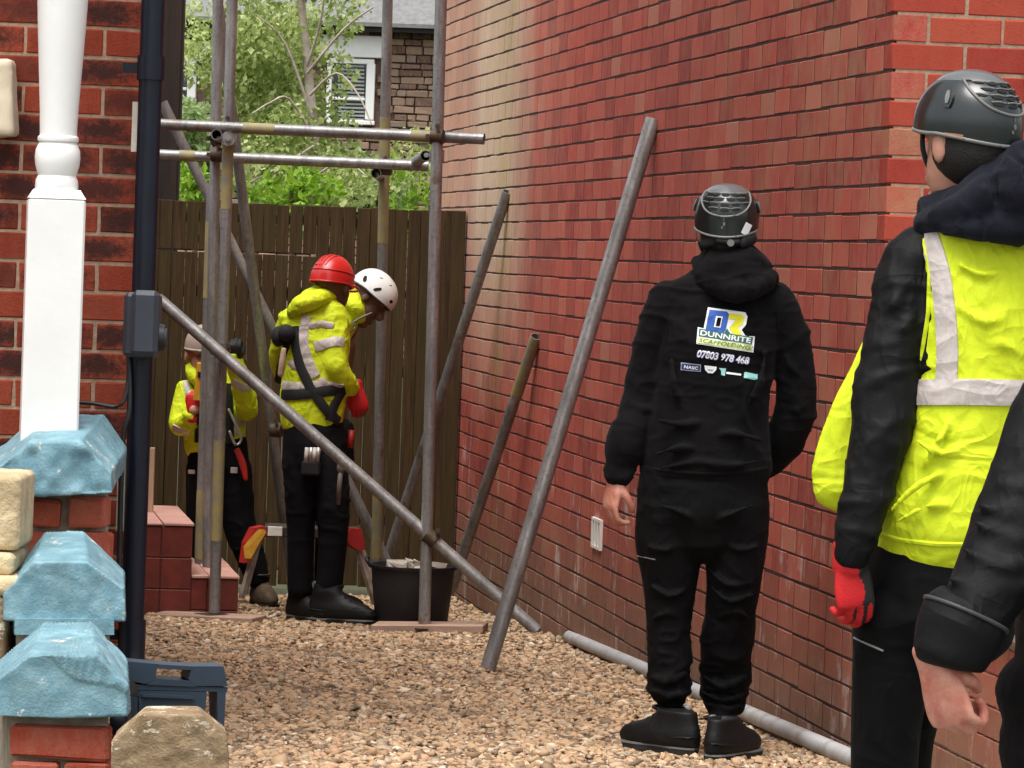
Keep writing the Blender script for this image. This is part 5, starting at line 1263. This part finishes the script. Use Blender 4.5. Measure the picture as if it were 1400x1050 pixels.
g = Geo().add(loft([j(1330, 822, -.125, .052), j(1322, 838, -.125, .066), j(1312, 862, -.13, .067), j(1303, 886, -.135, .062), j(1296, 903, -.135, .055), j(1294, 910, -.135, .044)], n=28, round_ends=False))
cf = cloth('cuff', g, SHELL, j3, .0045, 2, .003, 14, (1, 1, 1.4), .002, 2)
ax_ = (p3(1303, 886, -.135) - p3(1330, 822, -.125)).normalized(); s_, b_ = frame(ax_, Vector((1, 0, 0))); cc = p3(1321, 840, -.125)
part('cuff_edge', Geo().add(loft([(*(cc + s_ * .068 * math.cos(2 * PI * k / 20) + b_ * .068 * math.sin(2 * PI * k / 20)), .0035) for k in range(21)], n=8, sub=2, round_ends=False)), mat('cuff_binding', (.045, .045, .045), None, .5), cf, smooth=True)
g = Geo()
g.add(loft([j(1510, 940, 0, .15, .13), j(1500, 1040, 0, .155, .13)], n=26))
g.add(loft([j(1440, 940, 0, .09, .11), j(1468, 1060, 0, .085, .1), j(1460, 1250, 0, .072, .085), j(1458, 1540, 0, .058, .06)], n=22))
g.add(loft([j(1560, 960, 0, .095, .11), j(1560, 1080, 0, .088, .1), j(1560, 1250, 0, .072, .085), j(1560, 1540, 0, .058, .06)], n=22))
cloth('trousers', g, BLACKT, m3, .007, 4, .005, 7, (1, 1, 1.8), .003, 8)
for px in (1458, 1560):
    q = P(px, 1560, Y0); q.z = gz(Y0) + .004; boot(m3, q, (-.2, .95), BOOT, 1.05)

# ------------------------------------------------------------ scaffolder with the red helmet
Y0 = 18.2
gb = p3(440, 850); gb.z = gz(Y0)
m4 = thing('person', 'scaffolder in yellow hi-vis hoodie, harness and red helmet standing behind the brace', 'person', gb)
hM4 = basis((.55, .8, -.25))
J = dict(head=p3(457, 390, .02), neck=p3(452, 408, .02), chest=p3(435, 470), pelvis=p3(430, 600), sh_l=p3(405, 440), el_l=p3(388, 480, .1), wr_l=p3(395, 520, .25), sh_r=p3(458, 440, -.02), el_r=p3(462, 500, -.06), wr_r=p3(484, 532, .05), hip_l=p3(412, 620), kn_l=p3(414, 710), an_l=p3(411, 815, .03), hip_r=p3(448, 620), kn_r=p3(452, 710), an_r=p3(450, 812, -.03))
body(m4, J, SKIN_D, .007, None, dict(wrist=p3(486, 534, .06), M=Matrix.Rotation(R(-20), 3, 'Y') @ Matrix.Rotation(R(180), 3, 'Z'), size=.95, side=1), hM4)
g = Geo()
g.add(loft([j(426, 576, 0, .148, .125), j(427, 550, 0, .158, .135), j(430, 510, 0, .155, .135), j(432, 470, 0, .16, .13), j(434, 440, 0, .15, .11), j(438, 420, 0, .11, .09), j(442, 405, .01, .07, .07)], n=28))
g.add(loft([j(452, 430, -.03, .074), j(457, 458, -.06, .066), j(455, 485, -.08, .064), j(459, 502, -.09, .062), j(467, 516, -.07, .054), j(474, 525, -.03, .05), j(480, 530, .01, .042)], n=18))
g.add(loft([j(402, 440, .03, .075), j(390, 465, .08, .065), j(384, 490, .14, .06), j(390, 515, .22, .05)], n=18))
hv = cloth('hi_vis_hoodie', g, HIVIS, m4, .0085, 4, .007, 9, (1, 1, 1.8), .003, 3)
g = Geo(); g.add(loft([j(402, 430, -.04, .028), j(402, 424, -.08, .036), j(414, 416, -.10, .046, .04), j(430, 409, -.09, .048, .042), j(444, 406, -.05, .04), j(452, 408, 0, .036)], n=16))
g.add(loft([j(425, 415, -.03, .07), j(440, 410, .0, .07), j(455, 412, .05, .05)], n=16))
cloth('hood', g, HIVIS, hv, .0085, 4, .004, 11, (1, 1, 1.4), .002, 6)
b4 = bvh_of(hv)
for (pts, wd) in (([(383, 526), (400, 529), (418, 530), (436, 527), (446, 520)], .046), ([(420, 432), (415, 450), (416, 475), (424, 500), (432, 515)], .045), ([(430, 474), (445, 470), (458, 466), (470, 468)], .046), ([(446, 526), (458, 527), (470, 528)], .03), ([(423, 446), (440, 442), (456, 446)], .03), ([(384, 500), (395, 498), (410, 500)], .045)): ribbon(b4, pts, wd, TAPE, hv, 'reflective_band', .004, 4)
hr = None
for (pts, wd) in (([(403, 446), (404, 470), (410, 500), (424, 530), (445, 560), (462, 576)], .045), ([(378, 540), (400, 540), (425, 538), (450, 534), (472, 532)], .05), ([(398, 450), (392, 475), (384, 500), (380, 530)], .04), ([(468, 534), (456, 555), (450, 575)], .045), ([(404, 460), (396, 452), (390, 470)], .05)): ribbon(b4, pts, wd, WEBB, hv, 'harness_strap', .008, 4, .004)
part('harness_pad', Geo().add(ell(p3(381, 460, -.06), (.035, .05, .05))).add(ell(p3(392, 455, -.12), (.04, .03, .04))), WEBB, hv, smooth=True)
part('lanyard', Geo().add(loft([j(388, 478, -.15, .012), j(386, 495, -.15, .016), j(384, 512, -.14, .015)], n=10)), mat('tan_webbing', (.5, .36, .24), None, .8), hv, smooth=True)
g = Geo()
g.add(loft([j(428, 572, 0, .14, .12), j(430, 600, 0, .15, .125), j(430, 630, 0, .145, .12)], n=24))
g.add(loft([j(410, 625, 0, .085, .1), j(411, 680, 0, .075, .09), j(411, 740, .02, .066, .08), j(411, 806, .03, .064, .07)], n=18))
g.add(loft([j(449, 625, -.02, .085, .1), j(455, 680, -.04, .08, .09), j(455, 740, -.03, .07, .08), j(450, 800, -.03, .066, .07)], n=18))
t4 = cloth('trousers', g, mat('dark_navy_trouser', (.005, .005, .007), (.0025, .0025, .0035), .85, 9, .3, 200, spec=.15), m4, .009, 4, .006, 8, (1, 1, 1.8), .003, 1)
b4 = bvh_of(t4)
for (px, m_) in ((418, TAPE), (424, ZINC), (429, TAPE), (434, ZINC)):
    q = p3(px, 632, -.14); part('tool', Geo().add(tube(q, q + Vector((.004, 0, .07)), .010, n=10)), m_, t4, smooth=True)
part('tool_pouch', Geo().add(chambox(p3(425, 640, -.125), (.09, .05, .07), .01)), WEBB, t4)
part('spanner', Geo().add(tube(p3(466, 640, -.13), p3(462, 690, -.12), .012, n=8)).add(ell(p3(466, 640, -.13), (.02, .015, .03))), mat('dark_steel', (.12, .10, .08), None, .5), t4, smooth=True)
part('tool', Geo().add(tube(p3(481, 588, .0), p3(478, 612, .0), .014, n=10)), REDP, t4, smooth=True)
q = p3(412, 843, .03); q.z = gz(Y0) + .004; boot(m4, q, (.4, -.35), BOOT, .95, top=p3(411, 800, .03))
q = p3(452, 850, -.06); q.z = gz(Y0) + .004; boot(m4, q, (.93, -.25), BOOT, 1.12, top=p3(450, 800, -.03))
hm = Helmet(m4, p3(454, 384, .02), hM4, HRED, .098, .12, .122, 106, 98, 96); hm.rim(HRED, .004)
for t_ in (.72,): hm.line([(k * 15, t_) for k in range(25)], .0035, HRED)
for az in (-16, -5, 5, 16): hm.line([(az, .62), (az * 2, .3), (az * 4, .12)], .003, HRED)
for az in (164, 175, 185, 196): hm.line([(az, .62), (180 + (az - 180) * 2, .3), (180 + (az - 180) * 4, .12)], .003, HRED)
part('peak', Geo().add(loft([(*(hm.S(a_, .97, .004 + .035 * math.cos(R(a_) * 1.2))), .006) for a_ in range(-70, 71, 10)], n=8, sub=2)), HRED, hm.o, smooth=True)
hm.patch(200, .62, 7, .02, VENT, 'vent_slot')
gl4 = Geo(); add_hand(gl4, wrist=p3(488, 532, .06), M=Matrix.Rotation(R(-10), 3, 'Y') @ Matrix.Rotation(R(180), 3, 'Z'), size=1.1, curl=(40, 45, 30), side=1)
cloth('glove', gl4, GLVR, m4, .0065, 2, .001, 30, (1, 1, 1), .0005)

# ------------------------------------------------------------ scaffolder with the white helmet, bending behind
Y0 = 19.05
gb = p3(455, 838); gb.z = gz(Y0)
m5 = thing('person', 'scaffolder in white vented helmet bending his head behind the red helmet worker', 'person', gb)
hM5 = basis((.75, -.25, -.75), (.5, .2, .9))
J = dict(head=p3(505, 410), neck=p3(488, 424, .02), chest=p3(454, 470), pelvis=p3(438, 600), sh_l=p3(458, 452, -.1), el_l=p3(446, 510, -.14), wr_l=p3(456, 562, -.14), sh_r=p3(456, 452, .12), el_r=p3(446, 510, .15), wr_r=p3(456, 562, .14), hip_l=p3(440, 620, -.06), kn_l=p3(448, 710, -.06), an_l=p3(440, 805, -.06), hip_r=p3(455, 620, .06), kn_r=p3(460, 710, .06), an_r=p3(455, 805, .06))
body(m5, J, SKIN_D, .0075, None, None, hM5)
g = Geo()
g.add(loft([j(436, 590, 0, .11, .13), j(440, 540, 0, .11, .13), j(446, 490, 0, .105, .13), j(458, 455, 0, .09, .12), j(478, 430, 0, .07, .085)], n=26))
for s in (-1, 1): g.add(loft([j(456, 452, s * .12, .06), j(446, 500, s * .15, .055), j(446, 540, s * .16, .05), j(456, 562, s * .14, .042)], n=16))
h5 = cloth('hi_vis_hoodie', g, HIVIS, m5, .009, 4, .006, 9, (1, 1, 1.8), .003, 8)
cloth('hood', Geo().add(loft([j(474, 412, -.06, .035), j(486, 420, -.08, .04), j(492, 435, -.05, .035)], n=14)).add(loft([j(476, 415, .05, .035), j(486, 400, .0, .04), j(492, 420, -.05, .035)], n=14)), HIVIS, h5, .009, 4, .003, 10, (1, 1, 1), .001, 8)
ribbon(bvh_of(h5), [(440, 520), (452, 522), (464, 522)], .045, TAPE, h5, 'reflective_band', .004, 4)
g = Geo(); g.add(loft([j(450, 590, 0, .12, .13), j(450, 630, 0, .12, .13)], n=20))
for s in (-1, 1): g.add(loft([j(448, 630, s * .07, .08), j(450, 710, s * .07, .07), j(446, 800, s * .07, .06)], n=16))
cloth('trousers', g, MATS['dark_navy_trouser'], m5, .01, 4, .005, 8, (1, 1, 1.8), .003, 4)
for s in (-1, 1):
    q = p3(446, 830, s * .08); q.z = gz(Y0 + s * .08) + .004; boot(m5, q, (.9, -.1), BOOT, .95, top=p3(446, 798, s * .07))
hm = Helmet(m5, p3(511, 400), hM5, HWHT, .102, .126, .112, 116); hm.rim(HTRM, .003)
for (az, t_, da, dt, skw) in ((78, .80, 5, .11, 4), (118, .80, 6, .10, -4), (30, .80, 6, .06, 0), (300, .80, 6, .1, 0), (250, .80, 6, .1, 0), (60, .45, 2.2, .035, 3), (95, .5, 2.2, .035, 3)): hm.patch(az, t_, da, dt, VENT, 'vent', .0016, skw)
q = p3(479, 447, -.14); part('headset_ring', Geo().add(loft([(*(q + Vector((.022 * math.cos(2 * PI * k / 14), 0, .022 * math.sin(2 * PI * k / 14)))), .0035) for k in range(15)], n=8, sub=1, round_ends=False)), HTRM, m5, smooth=True)
part('chin_strap', Geo().add(polytube([p3(484, 440, -.12), p3(494, 434, -.1), p3(508, 428, -.08)], .005)), HTRM, m5, smooth=True)

# ------------------------------------------------------------ scaffolder behind the clustered tubes
Y0 = 19.35
gb = p3(300, 820); gb.z = gz(Y0)
m6 = thing('person', 'scaffolder in dusty helmet half hidden behind the clustered tubes by the steps', 'person', gb)
hM6 = basis((.25, -1, -.1))
J = dict(head=p3(276, 485), neck=p3(282, 515, .02), chest=p3(293, 550), pelvis=p3(300, 640), sh_l=p3(330, 532), el_l=p3(338, 560, -.1), wr_l=p3(322, 500, -.25), sh_r=p3(256, 535), el_r=p3(244, 582, -.08), wr_r=p3(266, 560, -.3), hip_l=p3(320, 650), kn_l=p3(325, 725), an_l=p3(352, 795), hip_r=p3(276, 650), kn_r=p3(276, 725), an_r=p3(280, 795))
b6 = body(m6, J, SKIN, .0065, None, None, hM6)
for s in (-1, 1):
    q = Vector(J['head']) + hM6 @ Vector((s * .031, .083, .006)); part('eye', ell(q, (.012, .012, .009), None, 10, 8), mat('eye_dark', (.03, .025, .02), None, .3), m6, smooth=True)
g = Geo()
g.add(loft([j(294, 612, 0, .155, .12), j(293, 580, 0, .16, .125), j(292, 550, 0, .165, .12), j(292, 530, 0, .15, .1), j(286, 515, 0, .08, .08)], n=26))
g.add(loft([j(258, 534, 0, .064), j(250, 558, -.04, .056), j(246, 580, -.08, .054), j(254, 580, -.18, .048), j(263, 568, -.27, .04)], n=18))
g.add(loft([j(328, 530, 0, .064), j(337, 552, -.06, .056), j(338, 562, -.1, .054), j(333, 532, -.18, .05), j(322, 500, -.25, .046), j(317, 488, -.27, .04)], n=18))
h6 = cloth('hi_vis_hoodie', g, HIVIS, m6, .0085, 4, .006, 9, (1, 1, 1.8), .003, 13)
b6 = bvh_of(h6)
for (pts, wd) in (([(238, 585), (248, 588), (258, 592)], .04), ([(250, 510), (256, 530), (258, 548)], .03), ([(318, 520), (330, 530), (342, 532)], .045), ([(320, 575), (334, 578), (345, 578)], .045), ([(272, 588), (300, 590), (325, 588)], .045)): ribbon(b6, pts, wd, TAPE, h6, 'reflective_band', .004, 4)
for (pts, wd) in (([(272, 520), (272, 560), (272, 605)], .045), ([(311, 525), (313, 560), (314, 606)], .045)): ribbon(b6, pts, wd, WEBB, h6, 'harness_strap', .006, 4, .004)
cloth('hood', Geo().add(loft([j(262, 500, .02, .03), j(264, 512, -.06, .035), j(276, 522, -.09, .035), j(292, 518, -.06, .035), j(298, 500, .02, .03)], n=14)), HIVIS, h6, .009, 4, .003, 10, (1, 1, 1), .001, 1)
part('lanyard', Geo().add(polytube([p3(313, 560, -.16), p3(322, 580, -.17), p3(330, 600, -.16), p3(322, 608, -.17), p3(314, 590, -.18)], .007)), ZINC, h6, smooth=True)
part('hook', Geo().add(loft([j(324, 615, -.15, .016, .01), j(332, 635, -.15, .018, .01), j(336, 655, -.15, .012, .01)], n=8)), REDP, h6, smooth=True)
g = Geo(); g.add(loft([j(297, 605, 0, .15, .115), j(299, 640, 0, .155, .12)], n=22))
g.add(loft([j(277, 640, 0, .085, .1), j(276, 720, 0, .075, .085), j(279, 795, 0, .06, .065)], n=18)); g.add(loft([j(321, 640, 0, .085, .1), j(327, 715, -.03, .08, .085), j(345, 770, -.02, .066, .07), j(354, 792, -.02, .055, .06)], n=18))
t6 = cloth('trousers', g, MATS['dark_navy_trouser'], m6, .0095, 4, .006, 8, (1, 1, 1.6), .003, 2)
part('knee_patch', Geo().add(chambox(p3(320, 643, -.11), (.035, .01, .03), .003)), TAPE, t6); part('knee_patch', Geo().add(chambox(p3(262, 645, -.11), (.035, .01, .02), .003)), TAPE, t6)
q = p3(280, 826); q.z = gz(Y0) + .004; boot(m6, q, (-.2, -1), BOOTB, 1.0, top=p3(279, 790))
q = p3(356, 826); q.z = gz(Y0) + .004; boot(m6, q, (.35, -.9), BOOTB, 1.05, top=p3(354, 785, -.02))
hm = Helmet(m6, p3(278, 474), hM6, HBRN, .094, .114, .112, 100, 97, 94); hm.rim(HBRN, .004)
part('peak', Geo().add(loft([(*(hm.S(a_, .97, .004 + .035 * math.cos(R(a_) * 1.2))), .006) for a_ in range(-70, 71, 10)], n=8, sub=2)), HBRN, hm.o, smooth=True)
for (wr, M_) in ((p3(264, 566, -.29), Matrix.Rotation(PI, 3, 'X')), (p3(319, 496, -.27), Matrix.Rotation(R(200), 3, 'X'))):
    gl6 = Geo(); add_hand(gl6, wrist=wr, M=M_, size=1.05, curl=(60, 60, 40), side=1); cloth('glove', gl6, GLVR if wr.z < .9 else GLVB, m6, .0065, 2, .001, 30, (1, 1, 1), .0005)
lv_ = thing('spirit_level', 'yellow spirit level held upright by the worker behind the tubes', 'spirit level', p3(274, 545, -.33))
part('body', Geo().add(chambox(p3(273, 522, -.33), (.045, .022, .19), .004, Matrix.Rotation(R(4), 3, 'Y'))), mat('level_yellow', (.62, .33, .02), (.5, .25, .015), .5), lv_)
part('vial', Geo().add(chambox(p3(273, 512, -.345), (.02, .008, .03), .002)), MATS['black_plastic'], lv_)

# ---- small weeds at the edge of the gravel
for i, (px, py, Y, lab) in enumerate(((318, 1012, 9.5, 'small green weed growing beside the brown gate pier'), (760, 838, 17.0, 'tiny weed at the foot of the side wall near the lying tube'))):
    q = P(px, py, Y); q.z = gz(Y)
    wd = thing('weed', lab, 'weed', q, 0, 'weeds in the gravel')
    leaves('foliage', [(q.x, q.y, q.z + .03, .035, .03, .03)], 60, .03, L_LIM, wd, 20 + i, -.5, .4)
    part('stem', Geo().add(loft([(q.x, q.y, q.z, .002), (q.x + .004, q.y, q.z + .05, .0012)], n=6, sub=1)), L_HED, wd)
